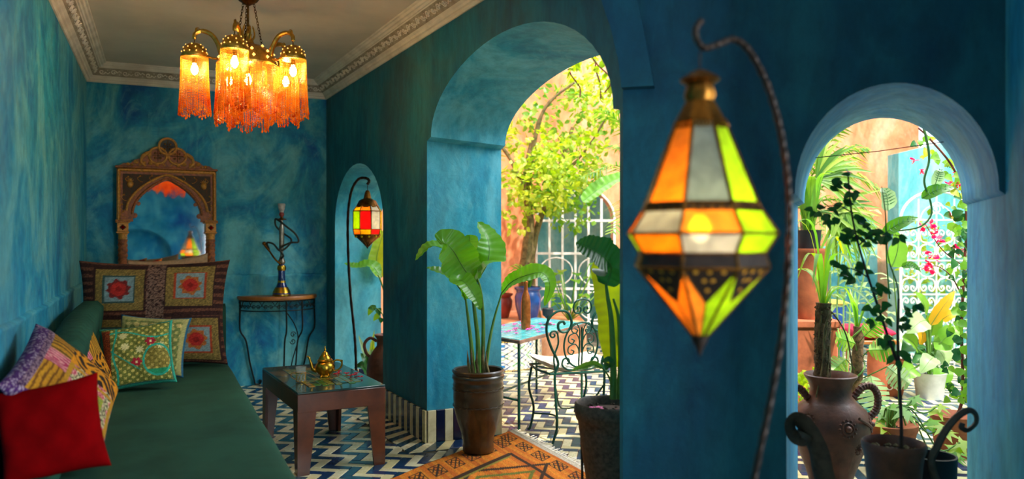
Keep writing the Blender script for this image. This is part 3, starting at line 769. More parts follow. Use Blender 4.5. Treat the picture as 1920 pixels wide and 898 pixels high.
def patch(u, v, s, r):      # long patchwork cushion in yellow, pink and purple
    if v > .90 or u < .05: return J_(cmix(hexc('4A2060'), hexc('B8A0B0'), 1 if r.random() < .22 else 0), r, .3)
    if v > .84: return J_(hexc('3A1848') if r.random() < .5 else hexc('9A7A88'), r, .3)
    if v > .60 and u < .42:
        return J_(cmix(hexc('C88A1C'), hexc('7A4A10'), 1 if math.sin(v*110+.8*math.sin(u*20)) > .4 else 0), r, .2)
    if v > .62 and .42 <= u < .62:
        d = math.hypot((u-.52)*3.2, v-.75); return J_(hexc('B03058') if math.sin(d*70) > 0 else hexc('D89090'), r, .25)
    if v > .62: return J_(cmix(hexc('B8801E'), hexc('5A3A14'), 1 if math.sin(u*120) > .3 else 0), r, .3)
    if u > .60:
        q = math.sin(u*42+3*math.sin(v*17))*math.sin(v*30+2*math.sin(u*23))
        return J_(hexc('241810') if q > .1 else hexc('D88A14'), r, .25)
    if abs(v-.60) < .02 or abs(v-.08) < .03 or abs(u-.56) < .02 or abs(u-.08) < .015: return J_(hexc('B88420'), r, .2)
    if .22 < u < .46 and .20 < v < .48:
        return J_(cmix(hexc('9A9A28'), hexc('5E8A4C'), 1 if math.sin(u*130)*math.sin(v*100) > .45 else 0), r, .25)
    if min(abs(u-.22), abs(u-.46)) < .012 and .2 < v < .48: return J_(hexc('A87820'), r)
    cu = (u*9) % 1-.5; cv = (v*6) % 1-.5; d = math.hypot(cu, cv)
    if d < .34: return J_(hexc('B02848') if (d*12) % 2 < 1.2 else hexc('E09A98'), r, .2)
    return J_(hexc('D8CC98') if r.random() < .5 else hexc('2A2018'), r, .2)
def patch2(u, v, s, r):
    if v > .88: return J_(cmix(hexc('4A2060'), hexc('B8A0B0'), 1 if r.random() < .25 else 0), r, .3)
    if v > .52 and u > .5: return J_(cmix(hexc('C08A20'), hexc('7A4A10'), 1 if math.sin(u*120) > .3 else 0), r, .25)
    if v > .52:
        d = math.hypot((u-.28)*2.6, v-.72); return J_(hexc('B03058') if math.sin(d*60) > 0 else hexc('D89090'), r, .25)
    if u < .46 and v < .52: return J_(hexc('D08A20') if (v*14) % 1 < .6 else hexc('B03040'), r, .25)
    q = math.sin(u*42+3*math.sin(v*17))*math.sin(v*30+2*math.sin(u*23))
    return J_(hexc('241810') if q > .1 else hexc('D88A14'), r, .25)
def rusty(u, v, s, r):
    return J_(hexc('A83A1C') if math.sin(u*30)*math.sin(v*24) < .4 else hexc('C87838'), r, .3)
def plainc(c): return lambda u, v, s, r: J_(c, r, .10)

def rotm(yaw, lean, roll=0): return (Matrix.Rotation(yaw, 3, 'Z') @ Matrix.Rotation(-lean, 3, 'X') @ Matrix.Rotation(roll, 3, 'Y')).to_euler()
SZ = .468
T = M['textile']
pillow('cushion', .93, .70, .17, crochet, T, 'biggest cushion, dark brown crochet with four patterned squares, in front of the mirror', loc=(-2.335, 5.02, SZ+.004), rot=rotm(math.radians(13), math.radians(9), math.radians(0)), n=120, seed=2)
pillow('cushion', .46, .68, .14, rusty, T, 'rust red patterned cushion peeking over the big crochet cushion', loc=(-2.60, 5.30, SZ+.01), rot=rotm(math.radians(22), math.radians(6), math.radians(-4)), n=50, seed=3)
pillow('cushion', .52, .70, .14, plainc(hexc('B89878')), T, 'plain beige cushion behind the crochet cushion, under the mirror glass', loc=(-2.32, 5.36, SZ+.02), rot=rotm(math.radians(22), math.radians(5), math.radians(-5)), n=50, seed=4)
pillow('cushion', .40, .36, .11, gilt2, T, 'olive beaded cushion mostly hidden, with only its top edge showing', loc=(-2.13, 4.52, SZ+.03), rot=rotm(math.radians(10), math.radians(16), math.radians(4)), n=60, seed=5)
pillow('cushion', .385, .37, .12, gilt, T, 'green and gold beaded cushion with two red star flowers', loc=(-2.055, 4.27, SZ+.012), rot=rotm(math.radians(16), math.radians(24), math.radians(-7)), n=110, seed=6)
pillow('cushion', .66, .44, .13, patch, T, 'patchwork cushion with yellow pleats, pink rosettes and a green square, purple at one end', loc=(-1.60, 3.08, SZ+.10), rot=rotm(math.radians(100), math.radians(42), math.radians(-17)), n=110, seed=7)
pillow('cushion', .62, .42, .12, patch2, T, 'patchwork cushion of orange and black swirls between the beaded and the pleated cushions', loc=(-2.10, 3.92, SZ+.004), rot=rotm(math.radians(104), math.radians(20), math.radians(-4)), n=100, seed=12)
rc = pillow('cushion', .33, .335, .12, None, M['red_cloth'], 'plain dark red velvet cushion standing on the green seat', loc=(-1.56, 2.66, SZ+.01), rot=rotm(math.radians(22), math.radians(14), math.radians(-9)), n=60, seed=8)

# ---------------------------------------------------------------- carved mirror on the back wall
mo = C1+(C2-C1)*.311-nb*.075+V(0, 0, 0)
bt = (C2-C1).normalized(); byaw = math.atan2(bt.y, bt.x)
mir = thing('arched_mirror', 'carved wooden mirror with pointed arch and twisted columns on the back wall', 'mirror', (mo.x, mo.y, .80), (math.radians(-1.1), 0, byaw+math.radians(2.8)))
W2 = .385; Z0 = 0.0; ZC = .65; ZT = 1.09       # half width; capital height; top of the spandrel (local z from .80)
def ogive(hw, z0, zc, n=16):                   # pointed horseshoe outline, left to right
    out = []
    for i in range(n+1):
        t = i/n; out.append((-hw*(1-t**1.75)**(1/1.25) if t < 1 else 0.0, z0+(zc-z0)*t**.92))
    return out+[(-x, z) for x, z in reversed(out[:-1])]
m = MB(); m.box(-W2+.03, W2-.03, -.0, .010, 0, ZT-.03); m.build('mirror_glass', M['mirror'], mir, smooth=False)
m = MB(); m.box(-W2+.02, W2-.02, .010, .03, 0, ZT-.02); m.build('backboard', M['table_dark'], mir, smooth=False)
# spandrel panel with its painted flowers
og = ogive(.262, .70, 1.005)
NXg, NZg = 150, 90
m = MB(); vs = []; cs = []; rr = random.Random(5)
def inside_arch(x, z):
    if z < .70: return abs(x) < .262
    for (xa, za), (xb, zb) in zip(og, og[1:]):
        if xa <= x <= xb or xb <= x <= xa:
            if abs(xb-xa) < 1e-9: continue
            return z < za+(zb-za)*(x-xa)/(xb-xa)
    return False
pp = [(-W2+.005, ZC), (-.262, ZC)]+og+[(.262, ZC), (W2-.005, ZC), (W2-.005, ZT), (-W2+.005, ZT)]
m.prism([V(x, -.028, z) for x, z in pp], [V(x, -.001, z) for x, z in pp])
sp = m.build('spandrel', M['carved'], mir, fixn=True, smooth=False)
m = MB()   # painted dark ground plates in the two corners, and their flowers
for sx in (-1, 1):
    pl_ = [(sx*(W2-.045), .72)]+[(sx*abs(x)*1.17+sx*.012, z+.03) for x, z in ogive(.262, .74, 1.0)[:17] if abs(x)*1.17+.012 < W2-.05]+[(sx*.02, ZT-.042), (sx*(W2-.045), ZT-.042)]
    m.prism([V(x, -.031, min(z, ZT-.045)) for x, z in pl_], [V(x, -.027, min(z, ZT-.045)) for x, z in pl_])
m.build('corner_panel', simple('painted_olive_panel', hexc('34301C'), .6, 0, .4, 60, .3, .3, 0, hexc('5A2E14')), mir, fixn=True, smooth=False)
fm = MB()
for sx in (-1, 1):
    c = V(sx*.285, -.033, ZT-.13)
    fm.sphere(c, .026, 10, 0, 1.25)
    for k in range(5):
        a = PI*.15+k*PI*.18; fm.tube([c+V(0, 0, .02), c+V(math.cos(a)*.03*1, 0, .02+math.sin(a)*.034)], [.006, .002], 5)
    for (x, z) in ((.33, .22), (.21, .06), (.345, .30), (.12, .055), (.25, .22), (.335, .36), (.30, .07)):
        p = V(sx*x, -.033, ZT-z); fm.octa(p, .009)
        fm.tube(catmull([p, p+V(.02*sx, 0, -.02), p+V(.0, 0, -.045), p+V(-.02*sx, 0, -.05)], 4), .0025, 4)
stuff(fm.build('painted_flowers', M['carved_gold'], mir))
# mouldings: outer frame and two arch ribs
for (x0, x1, z0, z1, nm) in ((-W2, -W2+.028, ZC, ZT, 'side_moulding'), (W2-.028, W2, ZC, ZT, 'side_moulding'), (-W2, W2, ZT-.026, ZT+.0, 'top_moulding')):
    m = MB(); m.bbox(x0, x1, -.052, .0, z0, z1, .008); m.bbox(x0+.006, x1-.006, -.058, -.04, z0+.005, z1-.005, .005)
    m.build(nm, M['carved_gold'], mir)
m = MB(); m.bbox(-W2-.012, W2+.012, -.066, .0, ZT, ZT+.018, .006); m.build('cornice_ledge', M['carved'], mir)
def rope(name, pts, r, mat, par, beads=True):
    m = MB(); P = catmull(pts, 6); m.tube(P, r, 8)
    o = m.build(name, mat, par); 
    if beads:
        b = MB(); acc = 0
        for i in range(1, len(P)):
            acc += (P[i]-P[i-1]).length
            if acc > r*1.5: acc = 0; b.octa(P[i]+V(0, -r*.7, 0), r*.55)
        stuff(b.build('beading', M['carved_gold'], o))
    return o
rope('arch_moulding', [V(x*1.03, -.036, z+.006) for x, z in og[::2]], .011, M['carved'], mir)
rope('arch_moulding', [V(x*1.17+(.006 if x > 0 else -.006), -.040, z+.038) for x, z in og[::2]], .010, M['carved_gold'], mir)
# small cusps biting into the glass
m = MB()
for sx in (-1, 1):
    for (x, z, r) in ((.252, .70, .022), (.222, .80, .016)):
        m = MB(); m.lathe([(r, 0), (r, .02)], 14, (0, 0, 0))
        m.v = [(sx*x+a, -.026+c, z+b) for a, b, c in m.v]
        m.build('cusp', M['carved'], mir, fixn=True)
# capitals and twisted columns
for sx in (-1, 1):
    x = sx*(W2-.045)
    m = MB(); m.bbox(x-.055, x+.055, -.075, 0, ZC-.012, ZC+.012, .004); m.bbox(x-.042, x+.042, -.062, 0, ZC-.085, ZC-.012, .004)
    m.bbox(x-.048, x+.048, -.068, 0, ZC-.098, ZC-.085, .003); m.lathe([(.030, ZC-.15), (.036, ZC-.135), (.033, ZC-.12), (.042, ZC-.10)], 16, (x, -.034, 0))
    cp = m.build('capital', M['carved_gold'], mir, fixn=True)
    m = MB(); m.octa((x, -.064, ZC-.05), .026); m.build('painted_diamond', M['pot_dark'], cp, smooth=False)
    m = MB(); m.octa((x, -.075, ZC-.05), .016); m.build('painted_centre', M['red_cloth'], cp, smooth=False)
    m = MB()
    for k in range(9): m.octa((x-.048+k*.012, -.078, ZC), .006)
    stuff(m.build('red_beading', M['pot_red'], cp))
    m = MB(); m.lathe([(.034, .0+i*(ZC-.15)/60) for i in range(61)], 20, (x, -.034, 0), mod=lambda a, j, z: 1+.13*math.sin(4*a-j*.62*2))
    m.build('twisted_column', M['carved'], mir, angle=0)
    m = MB(); m.bbox(x-.05, x+.05, -.075, 0, -.06, .0, .006); m.build('column_base', M['carved'], mir)
m = MB(); m.bbox(-W2, W2, -.05, 0, -.06, -.02, .006); m.build('bottom_rail', M['carved'], mir)
# cresting with three rings
m = MB(); cr = [(-.37, .018), (-.33, .045), (-.28, .045), (-.25, .075), (-.20, .09), (-.175, .135), (-.12, .15), (-.1, .17), (.1, .17), (.12, .15), (.175, .135), (.20, .09), (.25, .075), (.28, .045), (.33, .045), (.37, .018)]
m.prism([V(x, -.03, ZT+z) for x, z in cr], [V(x, -.004, ZT+z) for x, z in cr]); m.build('cresting', M['carved'], mir, fixn=True, angle=20)
cf = MB()
for sx in (-1, 1):
    for (x, z, r) in ((.30, .035, .016), (.24, .055, .02), (.27, .03, .012), (.13, .05, .02), (.08, .035, .014), (.18, .05, .015), (.21, .035, .012)):
        cf.sphere((sx*x, -.032, ZT+z), r, 8, 0, .9)
    cf.tube(catmull([V(sx*.17, -.036, ZT+.022), V(sx*.20, -.04, ZT+.06), V(sx*.19, -.04, ZT+.105), V(sx*.145, -.036, ZT+.135), V(sx*.13, -.036, ZT+.11)], 6), [.012]*12+[.016]*9+[.01]*4, 8)
    cf.tube(catmull([V(sx*.10, -.034, ZT+.03), V(sx*.06, -.034, ZT+.06), V(sx*.02, -.034, ZT+.03)], 6), .006, 6)
stuff(cf.build('carved_scrolls', M['carved_gold'], mir))
for (x, z) in ((-.075, .115), (.075, .115), (0, .195)):
    y = -.045 if x == 0 else -.038
    ring = [V(x+.068*math.cos(a), y, ZT+z+.068*math.sin(a)) for a in [2*PI*k/28 for k in range(28)]]
    m = MB(); m.tube(ring, .010, 8, closed=True); rg = m.build('ring', M['carved_gold'], mir)
    m = MB(); m.lathe([(.064, 0), (.064, .012)], 24); m.v = [(x+a, y+.012+c, ZT+z+b) for a, b, c in m.v]; m.build('ring_panel', M['pot_black'], rg, fixn=True)
    m = MB()
    for a in (0, PI/2): m.tube([V(x-.05*math.cos(a), y, ZT+z-.05*math.sin(a)), V(x+.05*math.cos(a), y, ZT+z+.05*math.sin(a))], [.003]*1+[.003], 6)
    for k in range(4):
        a = PI/4+k*PI/2; m.sphere((x+.028*math.cos(a), y, ZT+z+.028*math.sin(a)), .010, 6)
    m.build('rosette', M['brass_dark'], rg)

# ---------------------------------------------------------------- half-moon console table and water pipe
ct = C1+(C2-C1)*.775-nb*.02
con = thing('half_moon_table', 'half moon table with wooden top and black scrolled iron legs by the back wall', 'table', (ct.x, ct.y, 0), (0, 0, byaw))
CR = .345; CDp = .27; CH = .80
arcp = [(CR*math.cos(a), -CDp*math.sin(a)) for a in [PI*k/32 for k in range(33)]]
m = MB()
for (k0, z, sc_) in ((0, CH-.032, .985), (1, CH-.022, 1.0), (2, CH-.006, 1.0), (3, CH, .985)):
    m.v += [(x*sc_, y*sc_, z) for x, y in arcp]
n = 33
for k in range(3): m.f += [(k*n+i, k*n+(i+1) % n, (k+1)*n+(i+1) % n, (k+1)*n+i) for i in range(n)]
m.f += [tuple(reversed(range(n))), tuple(range(3*n, 4*n))]; m.m = [0]*len(m.f)
m.build('tabletop', M['wood'], con, fixn=True)
def arcpt(t, r=.94, z=0): a = PI*t; return V(CR*r*math.cos(a), -CDp*r*math.sin(a), z)
def scroll(c, r0, turns, start, ax, ay, sgn=1, n=26, r1=.15):
    return [c+ax*(r0*(1-(1-r1)*i/n)*math.cos(start+sgn*2*PI*turns*i/n))+ay*(r0*(1-(1-r1)*i/n)*math.sin(start+sgn*2*PI*turns*i/n)) for i in range(n+1)]
m = MB()
for z in (CH-.04, CH-.125): m.tube([arcpt(t/40, .94, z) for t in range(41)], .005, 6)
m.tube([arcpt(0, .94, CH-.04), arcpt(1, .94, CH-.04)], .005, 6); m.build('apron_rail', M['iron'], con)
for k in range(9):
    t = (k+.5)/9; c = arcpt(t, .94, CH-.083); tg = (arcpt(t+.01, .94)-arcpt(t-.01, .94)).normalized()
    m = MB(); up = V(0, 0, 1)
    for sg in (-1, 1):
        cc = c+tg*sg*.022+up*(-.008)
        m.tube(scroll(cc, .020, 1.4, PI if sg > 0 else 0, tg, up, -sg)+[], .0032, 5)
        m.tube(catmull([cc+tg*sg*-.0+up*.0-tg*0, cc+tg*sg*.030+up*.012, cc+tg*sg*.01+up*.047, cc-tg*sg*.02+up*.047], 5), .0032, 5)
    m.build('apron_scroll', M['iron'], con)
def leg(t, out, ins, label=None):
    a = arcpt(t, .94); d = V(a.x, a.y, 0).normalized()
    pts = [a+V(0, 0, CH-.035), a+V(0, 0, CH-.13), a+d*.0+V(0, 0, .50), a-d*.05+V(0, 0, .40), a-d*ins*.7+V(0, 0, .20), a-d*ins+V(0, 0, .05), a-d*(ins+.01)+V(0, 0, .015), a-d*(ins+.045)+V(0, 0, .008), a-d*(ins+.06)+V(0, 0, .035), a-d*(ins+.04)+V(0, 0, .045)]
    m = MB(); m.tube(catmull(pts, 8), .0075, 8); return m.build('leg', M['iron'], con)
leg(.97, 0, .12); leg(.46, 0, .10); leg(.31, 0, .10); leg(.04, 0, .12)
m = MB()
a, b = arcpt(.46, .86), arcpt(.31, .86)
m.tube(catmull([a+V(0, 0, CH-.13), a.lerp(b, .6)+V(0, 0, .55), b.lerp(a, .15)+V(0, 0, .42), a.lerp(b, .5)+V(0, 0, .25), a.lerp(b, .1)+V(0, 0, .03)], 8), .005, 6)
m.tube(scroll(a.lerp(b, .5)+V(0, 0, .46), .028, 1.3, 0, (b-a).normalized(), V(0, 0, 1)), .004, 5); m.tube(scroll(a.lerp(b, .5)+V(0, 0, .40), .028, 1.3, PI, (b-a).normalized(), V(0, 0, 1)), .004, 5)
m.build('brace', M['iron'], con)
hk = thing('water_pipe', 'brass and blue glass water pipe with coiled hose on the half moon table', 'hookah', (ct.x+.075, ct.y-.13, CH), 0)
m = MB(); m.lathe([(.060, 0), (.078, .006), (.078, .03), (.066, .05), (.048, .085), (.034, .12), (.030, .2), (.033, .24), (.030, .27), (.020, .285)], 24); vase = m.build('glass_base', M['blue_glass'], hk)
for gp_ in ([(.079, .028), (.070, .05), (.055, .078)], [(.036, .118), (.034, .135)], [(.034, .225), (.040, .245), (.034, .27)], [(.0795, .005), (.0795, .018)]):
    m = MB(); m.lathe(gp_, 24, cap=False); m.build('gilt_band', M['gold'], vase)
m = MB(); m.lathe([(.024, .28), (.034, .30), (.022, .33), (.012, .36), (.014, .40), (.022, .44), (.022, .60), (.014, .64), (.012, .68)], 16); m.build('stem', simple('silver_pipe', hexc('A89A88'), .35, .9, .3, 30, .2), hk)
m = MB(); m.lathe([(.012, .67), (.04, .676), (.042, .682), (.014, .69), (.010, .71)], 20); m.build('ash_tray', M['brass_dark'], hk)
m = MB(); m.lathe([(.012, .70), (.022, .715), (.022, .73), (.016, .74)], 14); m.build('bowl_foot', M['pot_red'], hk)
m = MB(); m.lathe([(.014, .735), (.026, .77), (.034, .81), (.030, .818), (.024, .80)], 16, mod=lambda a, j, z: 1+.08*math.sin(8*a)); m.build('bowl', M['ember'], hk)
m = MB(); hp = [(-.0, -.02, .33), (.03, -.05, .36), (.0, -.055, .42), (.09, -.05, .47), (.155, -.02, .48), (.13, -.03, .55), (.05, -.05, .62), (-.0, -.05, .66), (-.045, -.03, .68), (-.05, .0, .62), (.0, .03, .56), (.08, .02, .50), (.06, -.02, .44), (.0, -.045, .40), (-.06, -.04, .46), (-.12, -.03, .47), (-.10, -.03, .41)]
m.tube(catmull(hp, 8), .0085, 8); m.build('hose', M['soot'], hk)
m = MB(); m.tube(catmull([(-.145, -.03, .46), (-.10, -.03, .40), (-.05, -.035, .33), (-.0, -.03, .28)], 6), [.011]*6+[.008]*13, 8); m.sphere((-.145, -.03, .465), .018, 10); m.build('mouthpiece', M['brass_dark'], hk)

# ---------------------------------------------------------------- low table with tea things
ta = math.radians(29); TU = V(math.cos(ta), math.sin(ta), 0); TV_ = V(-math.sin(ta), math.cos(ta), 0)
lt = thing('coffee_table', 'low dark table with splayed plank legs and green tiled top beside the sofa', 'table', (-1.175, 4.235, 0), (0, 0, ta))
LW, LD, LH = .505, .95, .46
m = MB(); m.bbox(0, LW, 0, LD, LH-.012, LH, .003); tt = m.build('tabletop', M['table_top'], lt)
for (x0, x1, y0, y1) in ((0, LW, 0, .02), (0, LW, LD-.02, LD), (0, .02, .02, LD-.02), (LW-.02, LW, .02, LD-.02)):
    m = MB(); m.bbox(x0, x1, y0, y1, LH-.115, LH-.012, .003); m.build('apron', M['table_dark'], lt)
def plank_leg(x, y, sx, sy):
    for ax in (0, 1):
        m = MB(); a, b, t = .105, .065, .018
        if ax == 0: bot = [(0, 0), (b, 0), (b, t), (0, t)]; top_ = [(0, 0), (a, 0), (a, t), (0, t)]
        else: bot = [(0, t), (t, t), (t, b), (0, b)]; top_ = [(0, t), (t, t), (t, a), (0, a)]
        f = lambda p: (x+sx*p[0], y+sy*p[1])
        m.hexa([(*f(p), 0) for p in bot]+[(*f(p), LH-.10) for p in top_]); m.build('leg', M['table_dark'], lt, smooth=False, fixn=True)
plank_leg(.001, .001, 1, 1); plank_leg(LW-.001, .001, -1, 1); plank_leg(.001, LD-.001, 1, -1); plank_leg(LW-.001, LD-.001, -1, -1)
gm = [simple('mosaic_green', hexc('4E7A34'), .22, 0, .3, 10, .1, .5, .4), simple('mosaic_olive', hexc('7A7A30'), .22, 0, .3, 10, .1, .5, .4), simple('mosaic_dark', hexc('24463C'), .2, 0, .3, 10, .1, .5, .4), simple('mosaic_ochre', hexc('9A7028'), .25, 0, .3, 10, .1, .5, .4)]
tl_me = []
for g in gm:
    m = MB(); m.bbox(-.0185, .0185, -.029, .029, 0, .004, .0015); me = bpy.data.meshes.new('tile'); me.from_pydata(m.v, [], m.f); me.materials.append(g); tl_me.append(me)
rr = random.Random(11)
for i in range(8):
    for j in range(11):
        inst(rr.choice(tl_me), 'tile', tt, (.115+i*.0395, .16+j*.0610+(.0305 if i % 2 else 0), LH-.0005), (0, 0, rr.uniform(-.03, .03)))
# brass teapot
def tloc(u, v): p = V(-1.175, 4.235, 0)+TU*u+TV_*v; return (p.x, p.y, LH+.0035)
tp = thing('teapot', 'ornate brass teapot with domed lid on the low table', 'teapot', tloc(.265, .41), math.radians(12)); tp.scale = (.84, .84, .84)
m = MB(); pr = [(.030, 0), (.038, .004), (.034, .010), (.045, .020), (.064, .045), (.070, .068), (.064, .092), (.050, .108), (.044, .114)]
m.lathe(catmull([(r, z, 0) for r, z in pr], 3) and [(p.x, p.y) for p in catmull([(r, z, 0) for r, z in pr], 3)], 28); m.build('body', M['gold'], tp)
m = MB(); pr = [(.052, .112), (.056, .118), (.050, .126), (.044, .128), (.040, .142), (.028, .158), (.024, .162), (.022, .172), (.010, .182), (.006, .188), (.009, .196), (.004, .206), (.003, .222)]
m.lathe(pr, 24, mod=lambda a, j, z: 1+(.04*math.sin(12*a) if .118 < z < .165 else 0)); m.build('lid', M['gold'], tp)
m = MB(); m.tube(catmull([(-.055, 0, .045), (-.085, 0, .06), (-.098, 0, .10), (-.112, 0, .142), (-.128, 0, .150)], 6), [.016]*7+[.012]*6+[.009]*6+[.007]*6, 10); m.build('spout', M['gold'], tp)
m = MB(); m.tube(catmull([(.050, 0, .104), (.085, 0, .118), (.118, 0, .105), (.116, 0, .07), (.09, 0, .045), (.062, 0, .04)], 6), .0065, 8); m.sphere((.118, 0, .11), .010, 8); m.build('handle', M['gold'], tp)
for k in range(4):
    a = PI/4+k*PI/2; m = MB(); m.tube([(.03*math.cos(a), .03*math.sin(a), .008), (.046*math.cos(a), .046*math.sin(a), .0)], [.008, .006], 6); m.build('foot', M['gold'], tp)
tg_ = thing('tea_glass', 'small gilt patterned tea glass in a handled holder beside the teapot', 'glass', tloc(.095, .31), math.radians(10))
m = MB(); m.lathe([(.026, .0), (.027, .01), (.026, .05), (.031, .088), (.029, .088), (.024, .05), (.024, .006)], 20); m.build('bowl', M['glass'], tg_)
m = MB()
for k in range(9):
    a0 = 2*PI*k/9
    m.tube([(.0285*math.cos(a0+s*.7), .0285*math.sin(a0+s*.7), .004+.05*s) for s in [i/8 for i in range(9)]], .0013, 4)
    m.tube([(.0285*math.cos(a0-s*.7), .0285*math.sin(a0-s*.7), .004+.05*s) for s in [i/8 for i in range(9)]], .0013, 4)
for z in (.003, .054): m.tube([(.029*math.cos(2*PI*k/20), .029*math.sin(2*PI*k/20), z) for k in range(20)], .0022, 5, closed=True)
m.build('holder', M['gold'], tg_)
m = MB(); m.tube(catmull([(-.028, 0, .05), (-.052, 0, .052), (-.056, 0, .03), (-.03, 0, .012)], 6), .0022, 6); m.build('handle', M['gold'], tg_)
def petal(name, c, r, mat, label, group, seed, cat='petal'):
    rr = random.Random(seed); m = MB()
    for k in range(4):
        a = k*PI/2+rr.uniform(-.3, .3); l = r*rr.uniform(.8, 1.2); b = len(m.v)
        m.v += [(0, 0, .002), (l*.6*math.cos(a-.5), l*.6*math.sin(a-.5), .006+.3*r), (l*math.cos(a), l*math.sin(a), .004+.2*r), (l*.6*math.cos(a+.5), l*.6*math.sin(a+.5), .006+.3*r)]
        m.v += [(x, y, z-.0015) for x, y, z in m.v[b:b+4]]
        m.f += [(b, b+1, b+2, b+3), (b+7, b+6, b+5, b+4), (b, b+4, b+5, b+1), (b+1, b+5, b+6, b+2), (b+2, b+6, b+7, b+3), (b+3, b+7, b+4, b)]; m.m += [0]*6
    o = m.build(name, mat, None, smooth=False); o.location = c; o.rotation_euler = (0, 0, rr.uniform(0, 6)); tag(o, label, cat, group); return o
for k, (u, v) in enumerate(((.385, .52), (.40, .42), (.34, .43), (.43, .35), (.40, .33), (.44, .26), (.46, .40), (.37, .47))):
    petal('red_petal', tloc(u, v), .021, M['petal'], 'small red flower petals strewn on the low dark table by the teapot', 'red petals on the low table', k)
# ---------------------------------------------------------------- chandelier
ch = thing('chandelier', 'brass chandelier with amber bead fringes hanging from the ceiling', 'chandelier', (-1.468, 4.30, 0), 0)
m = MB(); m.lathe([(.01, 2.60), (.05, 2.625), (.06, 2.64), (.055, 2.66), (.04, 2.70), (.06, 2.75)], 24); m.build('ceiling_cap', M['brass_dark'], ch)
def chain(a, b, name='chain', lk=.020, r=.0018):
    a, b = V(*a), V(*b); L = (b-a).length; n = int(L/(lk*.8)); d = (b-a).normalized(); s = d.orthogonal().normalized(); t = d.cross(s); m = MB()
    for k in range(n):
        c = a.lerp(b, (k+.5)/n); q = s if k % 2 else t
        m.tube([c+d*(lk*.55*math.cos(x))+q*(lk*.28*math.sin(x)) for x in [2*PI*i/8 for i in range(8)]], r, 4, closed=True)
    return m.build(name, M['brass_dark'], ch)
for k in range(3):
    a = math.radians(-100+k*120+18); chain((.03*math.cos(a), .03*math.sin(a), 2.63), (.085*math.cos(a), .085*math.sin(a), 2.36))
m = MB(); m.tube([(0, 0, 2.62), (0, 0, 2.40)], .006, 8); m.build('stem', M['brass_dark'], ch)
def pierced(c, R, z0, z1, n=40, par=ch, name='dome'):
    m = MB(); N = 12
    m.lathe([(R*1.06, z0-.012), (R*1.07, z0)]+[(R*math.cos(t)**.75 if t < PI/2 else .001, z0+(z1-z0)*math.sin(t)) for t in [PI/2*i/N*.97 for i in range(N+1)]], n, c)
    o = m.build(name, M['brass'], par)
    b = MB()
    for j, (tt_, q) in enumerate(((.25, 12), (.6, 9), (.95, 6))):
        for k in range(q):
            a = 2*PI*k/q+j*.3; rr_ = R*math.cos(tt_)**.75+.001; b.octa((c[0]+rr_*math.cos(a), c[1]+rr_*math.sin(a), c[2]+z0+(z1-z0)*math.sin(tt_)), R*.07)
    stuff(b.build('glow_stud', M['stud_glow'], o, smooth=False)); return o
def fringe(c, R, z0, length, n, par, seed, wav=5, squash=1.0, name='bead_fringe', rb=.0036, mat=None):
    r = random.Random(seed); m = MB()
    for k in range(n):
        a = 2*PI*k/n; x, y = c[0]+R*math.cos(a), c[1]+R*math.sin(a)*squash
        L = length*(.86+.14*abs(math.sin(a*wav/2+seed)))+r.uniform(-.012, .012)
        z = z0; i = 0; sw = r.uniform(-.004, .004)
        while z > z0-L:
            f = (z0-z)/L; rad = rb*(.62 if f < .45 else .95); rad *= r.uniform(.8, 1.15)
            xx = x+sw*f+.010*f*f*math.cos(a); yy = y+.010*f*f*math.sin(a)
            if i % 1 == 0: m.octa((xx, yy, z), rad, 0, 1.9 if f < .45 else 1.35)
            z -= rad*(3.7 if f < .45 else 2.6); i += 1
        m.octa((xx, yy, z0-L-.004), rb*1.5, 0, 1.6)
    return stuff(m.build(name, mat or M['beads'], par, smooth=False))
pierced((0, 0, 0), .155, 2.27, 2.385); 
m = MB(); m.lathe([(.02, 2.38), (.035, 2.39), (.028, 2.41), (.018, 2.425), (.022, 2.44), (.008, 2.46), (.004, 2.50)], 16)
for k in range(5):
    a = 2*PI*k/5+.4; m.tube(catmull([(.02*math.cos(a), .02*math.sin(a), 2.40), (.035*math.cos(a), .035*math.sin(a), 2.44), (.024*math.cos(a), .024*math.sin(a), 2.49)], 4), [.006]*4+[.005]*4+[.001], 6)
m.build('finial', M['brass'], ch)
fringe((0, 0), .165, 2.262, .29, 130, ch, 1, 7); fringe((0, 0), .10, 2.262, .35, 64, ch, 2, 6)
def bulb(c, par, r=.019, mat=None):
    m = MB(); m.lathe([(.004, -.042), (r*.6, -.036), (r, -.020), (r*.95, -.004), (r*.5, .014), (.009, .022)], 14, c); b = m.build('bulb', mat or M['bulb'], par)
    m = MB(); m.lathe([(.011, .02), (.012, .05)], 12, c); m.build('lamp_holder', M['brass_dark'], par); return b
